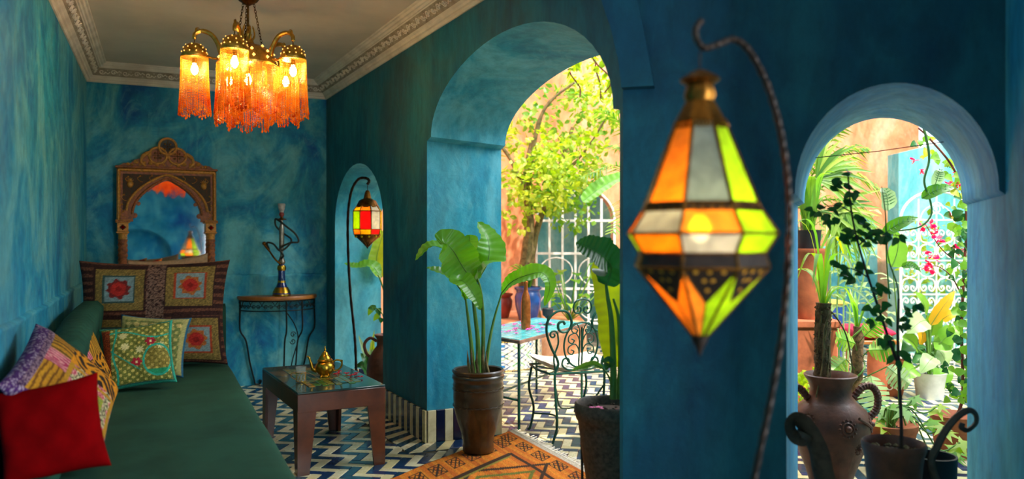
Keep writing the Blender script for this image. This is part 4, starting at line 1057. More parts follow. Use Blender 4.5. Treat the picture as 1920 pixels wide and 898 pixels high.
for k in range(5):
    a = math.radians(-85+72*k); R = .275; cx, cy = R*math.cos(a), R*math.sin(a); d = V(math.cos(a), math.sin(a), 0)
    m = MB(); A = [d*.10+V(0, 0, 2.29), d*.135+V(0, 0, 2.31), d*.155+V(0, 0, 2.37), d*.19+V(0, 0, 2.42), d*.24+V(0, 0, 2.435), d*.272+V(0, 0, 2.415), d*.276+V(0, 0, 2.385)]
    m.tube(catmull(A, 6), [.010]*6+[.014]*6+[.013]*12+[.011]*12+[.007], 8)
    m.tube(catmull([d*.27+V(0, 0, 2.42), d*.262+V(0, 0, 2.45), d*.25+V(0, 0, 2.445)], 4), [.007]*4+[.002]*5, 6)
    m.tube(catmull([d*.12+V(0, 0, 2.30), d*.17+V(0, 0, 2.29), d*.22+V(0, 0, 2.30)], 4), .007, 6)
    m.build('arm', M['brass'], ch)
    sh = pierced((cx, cy, 0), .066, 2.295, 2.365, 26, ch, 'shade_cap')
    m = MB(); m.tube([(cx, cy, 2.36), (cx, cy, 2.39)], .003, 6); m.build('hook', M['brass_dark'], sh)
    fringe((cx, cy), .070, 2.286, .31, 66, sh, 10+k, 5)
    bulb((cx, cy, 2.235), sh)
bulb((0, 0, 2.20), ch)

# ---------------------------------------------------------------- stained glass lanterns on crook stands
G = {'o': glassmat('amber_glass', hexc('FFB43A')), 'w': glassmat('white_glass', hexc('B8B6AE')), 'g': glassmat('lime_glass', hexc('B8D81C')), 'r': glassmat('ruby_glass', hexc('E01808')), 'y': glassmat('yellow_glass', hexc('F4D428'))}
def lantern(name, label, loc, scale, levels, sides, rot0, plan, cap_prof, tip_prof, tip_n, parent=None, rb=.004, ring_z=()):
    """levels: (radius, z); plan[i][k] gives the glass colour of side k between level i and i+1 (None = metal)"""
    L = thing(name, label, 'lantern', loc, 0)
    def vtx(i, k):
        r, z = levels[i]; a = rot0+2*PI*k/sides; return V(r*math.cos(a), r*math.sin(a), z)
    for i in range(len(levels)-1):
        for k in range(sides):
            a, b, c, d = vtx(i, k), vtx(i, k+1), vtx(i+1, k+1), vtx(i+1, k)
            g = plan[i][k % len(plan[i])]
            if g is None: continue
            n = ((b-a).cross(d-a)).normalized()
            m = MB(); q = [a, b, c, d]; m.add([p for p in q]+[p+n*.0015 for p in q], [(3, 2, 1, 0), (4, 5, 6, 7), (0, 1, 5, 4), (1, 2, 6, 5), (2, 3, 7, 6), (3, 0, 4, 7)])
            m.build('glass_panel', G[g] if g in G else M['brass_dark'], L, smooth=False, fixn=True)
    m = MB()
    for i in range(len(levels)):
        m.tube([vtx(i, k) for k in range(sides)], rb, 6, closed=True)
        if i < len(levels)-1:
            for k in range(sides): m.tube([vtx(i, k), vtx(i+1, k)], rb, 6)
    m.build('frame', M['brass_dark'], L)
    m = MB(); m.lathe(cap_prof, 20, mod=lambda a, j, z: 1+.05*math.sin(8*a)); m.build('cap', M['brass_dark'], L)
    m = MB(); m.lathe(tip_prof, 16); m.build('tip', M['iron_brown'], L)
    # filigree bands
    m = MB()
    for i in ring_z:
        for k in range(sides):
            a, b = vtx(i, k), vtx(i, k+1); n_ = V((a+b).x, (a+b).y, 0).normalized()
            for q in range(5):
                c = a.lerp(b, (q+.5)/5)+n_*.002
                up = (vtx(i+1 if i < len(levels)-1 else i-1, k)-vtx(i, k)).normalized()
                m.tube([c+(b-a).normalized()*(.0075*math.cos(x))+up*(.010+.0085*math.sin(x)) for x in [2*PI*s/10 for s in range(10)]], .0016, 4, closed=True)
    if ring_z: stuff(m.build('filigree', M['brass_dark'], L))
    return L
def crook(name, label, pts, r, base, loc, feet=3, fr=.16, base_z=.0):
    t = thing(name, label, 'lantern stand', loc, 0)
    P = catmull(pts, 10); m = MB(); n = len(P)
    m.tube(P, [r*(1.0+.10*math.sin(i*1.3)) for i in range(n)], 9, flat=.8, twist=.25); m.build('pole', M['iron_brown'], t)
    for k in range(feet):
        a = 2*PI*k/feet+.5; m = MB()
        m.tube(catmull([(base[0], base[1], .22), (base[0]+.03*math.cos(a), base[1]+.03*math.sin(a), .12), (base[0]+fr*.7*math.cos(a), base[1]+fr*.7*math.sin(a), .05), (base[0]+fr*math.cos(a), base[1]+fr*math.sin(a), r)], 6), r*.9, 8); m.build('foot', M['iron_brown'], t)
    return t
# big lantern close by
LY = 1.67
def LP(px, py, Y=LY): return at(px, py, Y)
S = LY/FX
cz = lambda py: 1.3-(py-449)*S
lx = (1312-960)*S
lv = [(46*S, cz(228)), (106*S, cz(383)), (112*S, cz(395)), (141*S, cz(438)), (118*S, cz(474)), (125*S, cz(500)), (12*S, cz(632))]
z0l = 0.0
views = -PI/2-math.radians(5)-PI/8
R8 = views
# side index 0 faces the camera; 1 is to its right, 7 to its left
G['s'] = glassmat('smoky_glass', hexc('8C948C'))
P1 = ['s', 'g', 'o', 's', 'g', 'o', 's', 'o']; P2 = ['o', 'g', 'w', 'o', 'g', 'w', 'o', 'w']; P3 = ['w', 'g', 'o', 'w', 'g', 'o', 'g', 'o']
big = lantern('lantern', 'large hanging lantern of amber, white and green glass close to the camera', (lx, LY, 0), 1, lv, 8, R8,
              [P1, [None]*8, P2, P3, [None]*8, ['m_']*0 or [None]*8], [(46*S, cz(228)), (34*S, cz(205)), (26*S, cz(190)), (30*S, cz(180)), (24*S, cz(160)), (38*S, cz(150)), (24*S, cz(140)), (12*S, cz(133))], [(16*S, cz(628)), (14*S, cz(640)), (8*S, cz(650)), (1*S, cz(668))], 8, ring_z=(0, 1), rb=.0034)
# dark pierced bands between cone and belt, belt and lower cone; then the split lower facets
def ringpt(r, k, z): a = R8+2*PI*k/8; return V(r*math.cos(a), r*math.sin(a), z)
for (ra_, za, rb_, zb) in ((106*S, cz(383), 112*S, cz(395)), (118*S, cz(474), 125*S, cz(500))):
    m = MB()
    for k in range(8):
        a, b, c, d = ringpt(ra_, k, za), ringpt(ra_, k+1, za), ringpt(rb_, k+1, zb), ringpt(rb_, k, zb); n_ = V((a+b).x, (a+b).y, 0).normalized()*.0015
        m.add([a, b, c, d, a+n_, b+n_, c+n_, d+n_], [(3, 2, 1, 0), (4, 5, 6, 7), (0, 1, 5, 4), (1, 2, 6, 5), (2, 3, 7, 6), (3, 0, 4, 7)])
    bnd = m.build('pierced_band', M['iron_brown'], big, smooth=False, fixn=True)
tcol = ['o', 'g', 'g', 'o', 'g', 'o', 'g', 'o']
Zt, Zb, Rt, Rb = cz(500), cz(632), 125*S, 12*S
for k in range(8):
    a, b = ringpt(Rt, k, Zt), ringpt(Rt, k+1, Zt); c, d = ringpt(Rb, k+1, Zb), ringpt(Rb, k, Zb); mid = a.lerp(b, .5); lowm = c.lerp(d, .5)
    n_ = V(mid.x, mid.y, 0).normalized()*.0015; apex = mid.lerp(lowm, .48)
    for (q, g) in (([a, apex, lowm, d], tcol[k]), ([b, c, lowm, apex], tcol[(k+1) % 8])):
        m = MB(); m.add(q+[p+n_ for p in q], [(3, 2, 1, 0), (4, 5, 6, 7), (0, 1, 5, 4), (1, 2, 6, 5), (2, 3, 7, 6), (3, 0, 4, 7)]); m.build('glass_panel', G[g], big, smooth=False, fixn=True)
    m = MB(); q = [a, b, apex]; m.add(q+[p+n_ for p in q], [(2, 1, 0), (3, 4, 5), (0, 1, 4, 3), (1, 2, 5, 4), (2, 0, 3, 5)]); fp = m.build('pierced_plate', M['iron_brown'], big, smooth=False, fixn=True)
    m = MB()
    for (s_, t_) in ((.22, .10), (.5, .10), (.78, .10), (.38, .34), (.62, .34), (.5, .62)):
        p = a.lerp(b, s_).lerp(apex, t_)+n_*1.6; u_ = (b-a).normalized(); w_ = (apex-mid).normalized()
        m.add([p+u_*(.0052*math.cos(x))+w_*(.0052*math.sin(x)) for x in [2*PI*i/8 for i in range(8)]]+[p+n_*.5], [(i, (i+1) % 8, 8) for i in range(8)])
    m.build('glass_stud', G['o'], fp, smooth=False, fixn=False)
    m = MB(); m.tube([a, apex, b], .0024, 5); m.tube([apex, lowm], .0020, 5); m.build('came', M['brass_dark'], big)
bulb((0, 0, cz(418)), big, .026, M['bulb_lantern'])
m = MB(); m.tube([(0, 0, cz(470)), (0, 0, cz(500))], .01, 8); m.build('bulb_socket', M['brass_dark'], big)
m = MB(); m.tube([(0, 0, cz(136)), (.001, 0, cz(92))], .0018, 6); m.build('hanging_wire', M['iron_brown'], big)
cp_ = [LP(1316, 38), LP(1306, 52), LP(1306, 72), LP(1320, 90), LP(1345, 84), LP(1375, 74), LP(1402, 92), LP(1430, 140), LP(1452, 200), LP(1468, 270), LP(1478, 350), LP(1480, 430), LP(1476, 530), LP(1464, 640), LP(1445, 750), LP(1424, 850)]
bx_, by_ = cp_[-1].x-.02, LY
cp_ += [V(bx_-.005, LY, .70), V(bx_-.05, LY, .35), V(bx_-.07, LY, .05), V(bx_-.07, LY, .012)]
crook('lantern_stand', 'tall dark twisted iron crook carrying the large lantern', cp_, .0088, (bx_-.07, LY), (0, 0, 0))
# small lantern in the small arch
SY = 6.45; S2 = SY/FX; c2z = lambda py: 1.3-(py-449)*S2; lx2 = (689-960)*S2
lv2 = [(10*S2, c2z(378)), (20*S2, c2z(386)), (27*S2, c2z(396)), (27*S2, c2z(430)), (25*S2, c2z(440)), (12*S2, c2z(452)), (2*S2, c2z(462))]
sm = lantern('lantern', 'small red, green and white glass lantern glowing in the small arch', (lx2, SY, 0), 1, lv2, 8, -PI/2-PI/8+.05,
             [[None]*8, ['o', 'w', 'g', 'y', 'o', 'w', 'g', 'y'], ['r', 'w', 'y', 'g', 'r', 'w', 'r', 'g'], ['y', 'r', 'g', 'o'], [None]*8, [None]*8],
             [(20*S2, c2z(386)), (15*S2, c2z(376)), (7*S2, c2z(372)), (5*S2, c2z(362)), (3*S2, c2z(357))], [(4*S2, c2z(457)), (1*S2, c2z(466))], 8, ring_z=(4,), rb=.0042)
m = MB(); m.lathe([(24*S2, c2z(440)), (20*S2, c2z(446)), (12*S2, c2z(453)), (4*S2, c2z(459))], 12); m.build('pierced_bowl', M['brass_dark'], sm)
m = MB(); m.lathe([(10*S2, c2z(376)), (21*S2, c2z(386)), (22*S2, c2z(389))], 8, mod=None); m.build('roof', M['brass_dark'], sm)
m = MB()
for k in range(10):
    a = 2*PI*k/10; m.sphere((22.5*S2*math.cos(a), 22.5*S2*math.sin(a), c2z(443.5)), .010, 6)
m.build('glass_stud', G['y'], sm)
bulb((0, 0, c2z(414)), sm, .02, M['bulb_lantern'])
m = MB(); m.tube([(0, 0, c2z(358)), (0, 0, c2z(343))], .003, 6); m.build('hook', M['iron_brown'], sm)
q_ = lambda px, py: at(px, py, SY)
cp2 = [q_(689, 346), q_(692, 339), q_(686, 334), q_(672, 336), q_(660, 355), q_(654, 385), q_(652, 420), q_(653, 480), q_(657, 550), q_(663, 610), q_(666, 645), V(-1.30, SY, .22), V(-1.30, SY, .14)]
crook('lantern_stand', 'slender iron crook carrying the small lantern inside the small arch', cp2, .013, (-1.30, SY), (0, 0, 0), 3, .11)

# ---------------------------------------------------------------- rug
def rugcol(u, v):
    r = random; base = cmix(hexc('D8761A'), hexc('B85A12'), .5+.5*math.sin(v*34+2*math.sin(u*5)))
    base = cmix(base, hexc('E49A2C'), .35 if math.sin(v*140) > .3 else 0)
    k = r.uniform(.75, 1.15); dark = hexc('3A2410')
    du = min(u, 1-u)
    if v < .025: base = hexc('C8B8A0')
    # border row of lozenge boxes along the long sides and the end
    def box(a, b, A, B):
        if abs(a) < A and abs(b) < B:
            e_ = max(abs(a)/A, abs(b)/B)
            if e_ > .84: return True
            x, y = a/A, b/B
            if abs(abs(x)-abs(y)) < .16: return True
            if abs(abs(x)+abs(y)-.75) < .12: return True
        return False
    if du < .20 and v > .10:
        if box(du-.11, ((v-.1) % .105)-.052, .058, .036): return tuple(x*k for x in dark)
    if .03 < v < .13:
        if box(v-.085, (u % .16)-.08, .034, .055): return tuple(x*k for x in dark)
    # inner stepped border and diamond
    if abs(du-.25) < .014 and v > .19 or (abs(v-.19) < .010 and du > .24): return tuple(x*k for x in dark)
    if abs(du-.275) < .006 and v > .20: return tuple(x*k for x in hexc('8A7A2C'))
    d = abs(u-.5)*1.2+abs(v-.45)*.9
    for q in (.12, .21, .30):
        if abs(d-q) < .016: return tuple(x*k for x in (dark if q != .21 else hexc('6A6A24')))
    if d < .07: return tuple(x*k for x in dark)
    return tuple(x*k for x in base)
A_, D_, Cc, B_ = rug_poly[0], rug_poly[1], rug_poly[2], rug_poly[3]
m = MB(); NU, NV = 130, 210; vs = []; cs = []; random.seed(4)
for j in range(NV+1):
    v = j/NV
    for i in range(NU+1):
        u = i/NU; p = A_.lerp(D_, u).lerp(B_.lerp(Cc, u), v)
        w_ = .004*math.sin(u*14+v*5)*math.sin(v*11); edge = .006*math.sin(v*19) if i in (0, NU) else 0
        vs.append((p.x+edge, p.y, .010+w_*.5+.0)); cs.append(rugcol(u, v))
b0 = len(vs)
for j in range(NV+1):
    for i in (0, NU): vs.append((vs[j*(NU+1)+i][0], vs[j*(NU+1)+i][1], .0012)); cs.append(hexc('A85A18'))
fs = [(j*(NU+1)+i, (j+1)*(NU+1)+i, (j+1)*(NU+1)+i+1, j*(NU+1)+i+1) for j in range(NV) for i in range(NU)]
fs += [(b0+2*j, b0+2*j+2, (j+1)*(NU+1), j*(NU+1)) for j in range(NV)]+[(b0+2*j+1, j*(NU+1)+NU, (j+1)*(NU+1)+NU, b0+2*j+3) for j in range(NV)]
m.add(vs, fs, 0, cs); rug = m.build('kilim_rug', M['rug'], None, angle=0)
tag(rug, 'orange woven rug with dark lozenge motifs and a pale fringed edge, on the tiled floor', 'rug')
m = MB(); rr = random.Random(9); dv = (A_-B_).normalized()
for k in range(150):
    p = A_.lerp(D_, (k+.5)/150); l = rr.uniform(.05, .085); s_ = rr.uniform(-.02, .02)
    m.tube([p+V(0, 0, .010), p+dv*l*.5+V(s_*.5, s_*.3, .006), p+dv*l+V(s_, s_*.5, .004)], [.0022, .002, .003], 4)
stuff(m.build('fringe', M['cushion_white'], rug))
# ---------------------------------------------------------------- leaves and plants
def blade(m, pts, W, shape='banana', up=V(0, 0, 1), fold=.22, n=7, seed=0, wave=.03, sub=5, roll=0.0):
    P = catmull(pts, sub); L = len(P); r = random.Random(seed); vs = []; ph = r.uniform(0, 6)
    K_ = n-1
    for i in range(L):
        t = i/(L-1); a = P[max(0, i-1)]; b = P[min(L-1, i+1)]; T_ = (b-a).normalized()
        s = T_.cross(up); s = s.normalized() if s.length > 1e-4 else V(1, 0, 0); nn = s.cross(T_).normalized()
        if roll: s = (s*math.cos(roll)+nn*math.sin(roll)); nn = s.cross(T_).normalized()
        if shape == 'banana': w = math.sin(PI*min(1, t**.72*.97+.03))**.62
        elif shape == 'ovate': w = math.sin(PI*min(1, t**.6*.97+.03))**.8
        elif shape == 'strap': w = (1-t**3)*min(1, .45+t*1.2)
        else: w = math.sin(PI*t)
        w *= W*(1+.05*math.sin(t*23+ph))
        cor = (.045*W*math.sin(t*L*1.55) if shape == 'banana' else 0)
        if i == 0: w *= .25
        if i == L-1: w = W*.02
        for k in range(n):
            q = -1+2*k/K_
            vs.append(P[i]+s*q*w+nn*(abs(q)**1.3*fold*w+wave*W*math.sin(t*19+ph+q)*abs(q)+cor*abs(q)**.5))
    fs = [(i*n+k, (i+1)*n+k, (i+1)*n+k+1, i*n+k+1) for i in range(L-1) for k in range(n-1)]
    m.add(vs, fs); return P
def leaf_obj(name, pts, W, mat, parent, rib=.004, **kw):
    if kw.get('shape', 'banana') == 'banana': kw.setdefault('sub', 14); kw.setdefault('n', 9)
    m = MB(); P = blade(m, pts, W, **kw); o = m.build(name, mat, parent, angle=0)
    if rib:
        q = MB(); q.tube([p-V(0, 0, rib*.3) for p in P], [rib*(1-.8*i/(len(P)-1)) for i in range(len(P))], 6); q.build('midrib', M['green_stem'], o)
    return o
def small_leaf(m, p, d, up, l, w, droop=.15):
    s = d.cross(up); s = s.normalized() if s.length > 1e-4 else V(1, 0, 0); nn = s.cross(d)
    a = [p, p+d*l*.35+s*w-nn*w*.25, p+d*l*.35-s*w-nn*w*.25, p+d*l*.4, p+d*l*.72+s*w*.7-nn*(w*.2+l*droop*.5), p+d*l*.72-s*w*.7-nn*(w*.2+l*droop*.5), p+d*l-nn*l*droop]
    m.add(a, [(0, 1, 3), (0, 3, 2), (1, 4, 6, 3), (3, 6, 5, 2)])
def rvec(r):
    while True:
        v = V(r.uniform(-1, 1), r.uniform(-1, 1), r.uniform(-1, 1))
        if .1 < v.length < 1: return v
def cloud(m, c, R, n, l, seed, wr=.32, hang=.3, shell=.35):
    r = random.Random(seed); c = Vector(c)
    for k in range(n):
        v = rvec(r).normalized()*(shell+(1-shell)*r.random()**.5); p = c+V(v.x*R[0], v.y*R[1], v.z*R[2])
        d = (rvec(r).normalized()+v*.6-V(0, 0, hang)).normalized()
        s_ = l*r.uniform(.6, 1.3); small_leaf(m, p, d, rvec(r).normalized(), s_, s_*wr)
def potmesh(prof, mat, parent, n=32, name='pot', mod=None):
    m = MB(); m.lathe(prof, n, mod=mod, cap=False); b = m.build(name, mat, parent, angle=50)
    return b
def soil(parent, r, z, seed=0):
    m = MB(); rr = random.Random(seed); m.lathe([(.001, z+.006), (r*.5, z+.008), (r, z)], 24, mod=lambda a, j, zz: 1, cap=False); 
    for k in range(40):
        a = rr.uniform(0, 6.28); q = r*math.sqrt(rr.random())*.9; m.octa((q*math.cos(a), q*math.sin(a), z+.008), rr.uniform(.004, .011), 0, .7)
    return stuff(m.build('soil', M['soil'], parent, angle=0))
def W(px, py, Y, root): return at(px, py, Y)-Vector(root)

# ---- banana-like plant in the dark glazed urn, beside the reveal
r0 = (-.205, 4.70, 0.012)
p1 = thing('potted_banana_plant', 'broad leaved banana plant in a dark glazed urn standing on the orange rug', 'potted plant', r0)
potmesh([(.001, 0), (.085, 0), (.095, .01), (.092, .06), (.098, .10), (.125, .18), (.148, .27), (.153, .34), (.150, .395), (.156, .41), (.150, .425), (.152, .44), (.160, .452), (.157, .468), (.150, .474), (.157, .485), (.160, .495), (.152, .503), (.140, .498), (.136, .45), (.14, .40), (.001, .40)], M['pot_dark'], p1, 44)
m = MB()
for z, r_ in ((.285, .152), (.385, .153)):
    m.tube([(r_*math.cos(2*PI*k/48), r_*math.sin(2*PI*k/48), z+.004*(k % 2)) for k in range(48)], .005, 5, closed=True)
m.build('rope_band', M['pot_dark'], p1)
soil(p1, .137, .455, 1)
def Wp(px, py, dY=0): return W(px, py, 4.70+dY, r0)
def stalk(par, pts, r, mat='green_stem'): m = MB(); P = catmull(pts, 8); n = len(P); m.tube(P, [r*(1-.65*i/(n-1)) for i in range(n)], 8); return m.build('stem', M[mat], par)
stalk(p1, [Wp(897, 702), Wp(896, 640), Wp(890, 585), Wp(884, 540), Wp(872, 515)], .017)
stalk(p1, [Wp(903, 702, .03), Wp(906, 640, .03), Wp(905, 580, .02), Wp(899, 535, .0), Wp(886, 500, .0)], .015)
stalk(p1, [Wp(888, 702, -.03), Wp(884, 650, -.03), Wp(878, 600, -.03), Wp(873, 560, -.05)], .016)
stalk(p1, [Wp(910, 702, .02), Wp(916, 650, .02), Wp(926, 600, .05), Wp(941, 549, .08)], .013)
for k, (x, y, l) in enumerate(((878, 660, 40), (912, 662, 30), (884, 655, 45), (905, 650, 40), (893, 660, 36))):
    m = MB(); m.tube([Wp(x+4, 702, -.05), Wp(x, y+20, -.055), Wp(x-2+k, y-4, -.05)], [.012, .009, .001], 6); m.build('dry_sheath', M['bark'], p1)
lb = M['leaf_banana']
leaf_obj('leaf', [Wp(893, 530), Wp(915, 490, .06), Wp(915, 450, .10), Wp(896, 416, .12)], .105, lb, p1, up=V(.35, .2, .9), fold=.35, seed=1, roll=.9)
leaf_obj('leaf', [Wp(888, 528), Wp(868, 500, -.10), Wp(850, 470, -.18), Wp(832, 452, -.22), Wp(822, 455, -.24)], .115, lb, p1, up=V(-.2, -.9, .5), fold=.25, seed=2)
leaf_obj('leaf', [Wp(880, 535), Wp(862, 495, .05), Wp(835, 468, .05), Wp(805, 462, .0), Wp(779, 488, -.03)], .070, lb, p1, up=V(-.2, -.45, .9), fold=.3, seed=3)
leaf_obj('leaf', [Wp(874, 560), Wp(855, 532, -.10), Wp(832, 512, -.16), Wp(800, 502, -.2)], .05, lb, p1, up=V(-.1, -.6, .8), fold=.3, seed=4)
leaf_obj('leaf', [Wp(873, 560), Wp(860, 528, -.14), Wp(872, 530, -.20), Wp(890, 555, -.22), Wp(901, 581, -.22)], .062, lb, p1, up=V(.2, -.8, .6), fold=.3, seed=5)
leaf_obj('leaf', [Wp(941, 549, .08), Wp(960, 528, .0), Wp(990, 515, -.06), Wp(1018, 512, -.08), Wp(1031, 535, -.1), Wp(1021, 574, -.1)], .060, lb, p1, up=V(.2, -.75, .65), fold=.3, seed=6)
leaf_obj('leaf', [Wp(893, 528, .05), Wp(876, 478, .1), Wp(880, 450, .14), Wp(880, 440, .15)], .075, M['leaf_mid'], p1, up=V(0, -.8, .5), fold=.3, seed=7)

# ---- second one in a round pot raised on an iron stand, half behind the pier
r1 = (.437, 3.43, 0)
p2 = thing('potted_banana_plant', 'tall banana plant in a speckled pot on an iron stand, partly behind the blue pier', 'potted plant', r1)
m = MB()
m.tube([(.125*math.cos(2*PI*k/24), .125*math.sin(2*PI*k/24), .20) for k in range(24)], .006, 6, closed=True); st = m.build('stand_ring', M['iron'], p2)
for k in range(3):
    a = 2*PI*k/3+PI*.92; m = MB(); m.tube(catmull([(.13*math.cos(a), .13*math.sin(a), .42), (.127*math.cos(a), .127*math.sin(a), .20), (.14*math.cos(a), .14*math.sin(a), .1), (.165*math.cos(a), .165*math.sin(a), .006)], 5), .006, 6); m.build('stand_leg', M['iron'], p2)
potmesh([(.001, .20), (.098, .20), (.105, .215), (.122, .32), (.132, .40), (.140, .46), (.146, .50), (.152, .505), (.162, .54), (.160, .572), (.152, .580), (.146, .574), (.140, .53), (.001, .53)], simple('speckled_pot', hexc('55463C'), .5, 0, .5, 60, .5, .4, 0, hexc('2A2018')), p2, 40)
soil(p2, .143, .538, 2)
for k in range(14):
    pass
pm = MB(); rr = random.Random(8)
for k in range(26):
    a = rr.uniform(2.6, 5.6); q = rr.uniform(.03, .12); c = V(q*math.cos(a), q*math.sin(a), .552)
    d = V(math.cos(k), math.sin(k), .2).normalized(); small_leaf(pm, c, d, V(0, 0, 1), .022, .009)
stuff(pm.build('fallen_petals', M['petal_pink'], p2, smooth=False))
def Wq(px, py, dY=0): return W(px, py, 3.43+dY, r1)
stalk(p2, [Wq(1150, 748), Wq(1150, 680), Wq(1146, 600), Wq(1140, 560), Wq(1136, 530)], .017)
stalk(p2, [Wq(1160, 748, .02), Wq(1163, 680, .02), Wq(1160, 600, .02), Wq(1150, 560, .0)], .014)
stalk(p2, [Wq(1165, 740, -.03), Wq(1170, 650, -.03), Wq(1180, 540, -.03), Wq(1200, 470, -.03)], .015)
stalk(p2, [Wq(1148, 735), Wq(1143, 710, -.02), Wq(1133, 694, -.04), Wq(1122, 686, -.05)], .006)
leaf_obj('leaf', [Wq(1138, 535), Wq(1146, 500, -.02), Wq(1128, 478, -.05), Wq(1100, 463, -.05), Wq(1080, 455, -.04)], .085, M['leaf_dark'], p2, up=V(-.1, -.75, .65), fold=.3, seed=11)
leaf_obj('leaf', [Wq(1150, 690, .03), Wq(1150, 620, .05), Wq(1142, 560, .07), Wq(1128, 505, .08), Wq(1132, 480, .08)], .075, M['leaf_sun'], p2, up=V(.1, -.95, .3), fold=.25, seed=12)
leaf_obj('leaf', [Wq(1130, 690, -.04), Wq(1112, 684, -.04), Wq(1090, 690, -.04), Wq(1072, 694, -.04)], .020, M['leaf_banana'], p2, up=V(0, -.6, .8), fold=.3, seed=13)
leaf_obj('leaf', [Wq(1135, 692, -.05), Wq(1143, 682, -.06), Wq(1140, 676, -.07), Wq(1128, 680, -.07)], .022, M['leaf_dark'], p2, up=V(0, -.6, .8), fold=.5, seed=14)
leaf_obj('leaf', [Wq(1190, 500, .0), Wq(1215, 440, .0), Wq(1240, 400, .05), Wq(1262, 390, .1)], .09, M['leaf_banana'], p2, up=V(-.5, -.6, .6), fold=.3, seed=15)
leaf_obj('leaf', [Wq(1165, 650, .05), Wq(1182, 610, .08), Wq(1190, 560, .1), Wq(1176, 520, .12)], .06, M['leaf_banana'], p2, up=V(-.3, -.8, .4), fold=.3, seed=16)

# ---------------------------------------------------------------- garden table, bottle, goblet, petals
gN = V(.054, 5.23, 0); gu = V(.45, .893, 0).normalized(); gv = V(-.66, .75, 0).normalized()
gt = thing('garden_table', 'courtyard table with turquoise tiled top on thin green iron legs', 'table', gN, 0)
GL, GW_, GH = 1.22, .60, .62
def skew(m):
    m.v = [(x*gu.x+y*gv.x, x*gu.y+y*gv.y, z) for x, y, z in m.v]; return m
m = MB(); m.bbox(0, GL, 0, GW_, GH-.028, GH-.004, .003); gtop = skew(m).build('tabletop', simple('table_edge', hexc('7A5A4A'), .5, 0, .3, 20, .2), gt)
tme = []
for i_, h_ in enumerate(('3FA6AC', '58B4B4', '3F90B0')):
    m = MB(); m.bbox(-.0485, .0485, -.0465, .0465, 0, .006, .0015); skew(m); me = bpy.data.meshes.new('tile'); me.from_pydata(m.v, [], m.f); me.materials.append(simple('turquoise_tile_%d' % i_, hexc(h_), .25, 0, .2, 12, .1, .5, .3)); tme.append(me)
rr = random.Random(4)
for i in range(12):
    for j in range(6): x_, y_ = .058+i*.1004, .058+j*.0968; inst(rr.choice(tme), 'tile', gtop, (x_*gu.x+y_*gv.x, x_*gu.y+y_*gv.y, GH-.0055))
for (x, y) in ((.03, .03), (GL-.03, .03), (.03, GW_-.03), (GL-.03, GW_-.03)):
    m = MB(); m.tube([(x, y, 0), (x, y, GH-.028)], .013, 8); skew(m).build('leg', M['iron_green'], gt)
for (a, b) in (((.03, .03), (.03, GW_-.03)), ((GL-.03, .03), (GL-.03, GW_-.03)), ((.03, GW_/2), (GL-.03, GW_/2))):
    m = MB(); m.tube([(*a, .20), (*b, .20)], .008, 6); skew(m).build('stretcher', M['iron_green'], gt)
bp = at(986, 608, 5.85); bt_ = thing('bottle', 'slim copper coloured bottle on the turquoise courtyard table', 'bottle', (bp.x, bp.y, GH+.0005))
m = MB(); m.lathe([(.030, 0), (.036, .008), (.037, .06), (.036, .20), (.030, .25), (.016, .29), (.013, .34), (.016, .345), (.016, .36), (.013, .365)], 20, mod=lambda a, j, z: 1+.02*math.sin(5*a+z*90)); m.build('body', M['copper'], bt_)
m = MB(); m.lathe([(.014, .36), (.014, .385), (.008, .39)], 12); m.build('stopper', M['brass_dark'], bt_)
gb = at(1027, 599, 6.15); gg = thing('goblet', 'dark green glass goblet on the turquoise courtyard table', 'goblet', (gb.x, gb.y, GH+.0005))
m = MB(); m.lathe([(.032, 0), (.034, .005), (.008, .02), (.008, .05), (.02, .06), (.042, .08), (.046, .13), (.042, .135), (.036, .085), (.001, .07)], 20); m.build('bowl', M['pot_black'], gg)
rr = random.Random(21)
for k in range(34):
    u_, v_ = rr.gauss(.38, .25), rr.gauss(.28, .13)
    if not (.04 < u_ < 1.16 and .04 < v_ < .55): continue
    w_ = gN+gu*u_+gv*v_; petal('pink_petal', (w_.x, w_.y, GH+.003), .022, M['petal_pink'], 'bright pink petals scattered over the turquoise courtyard table', 'pink petals on the courtyard table', 50+k)

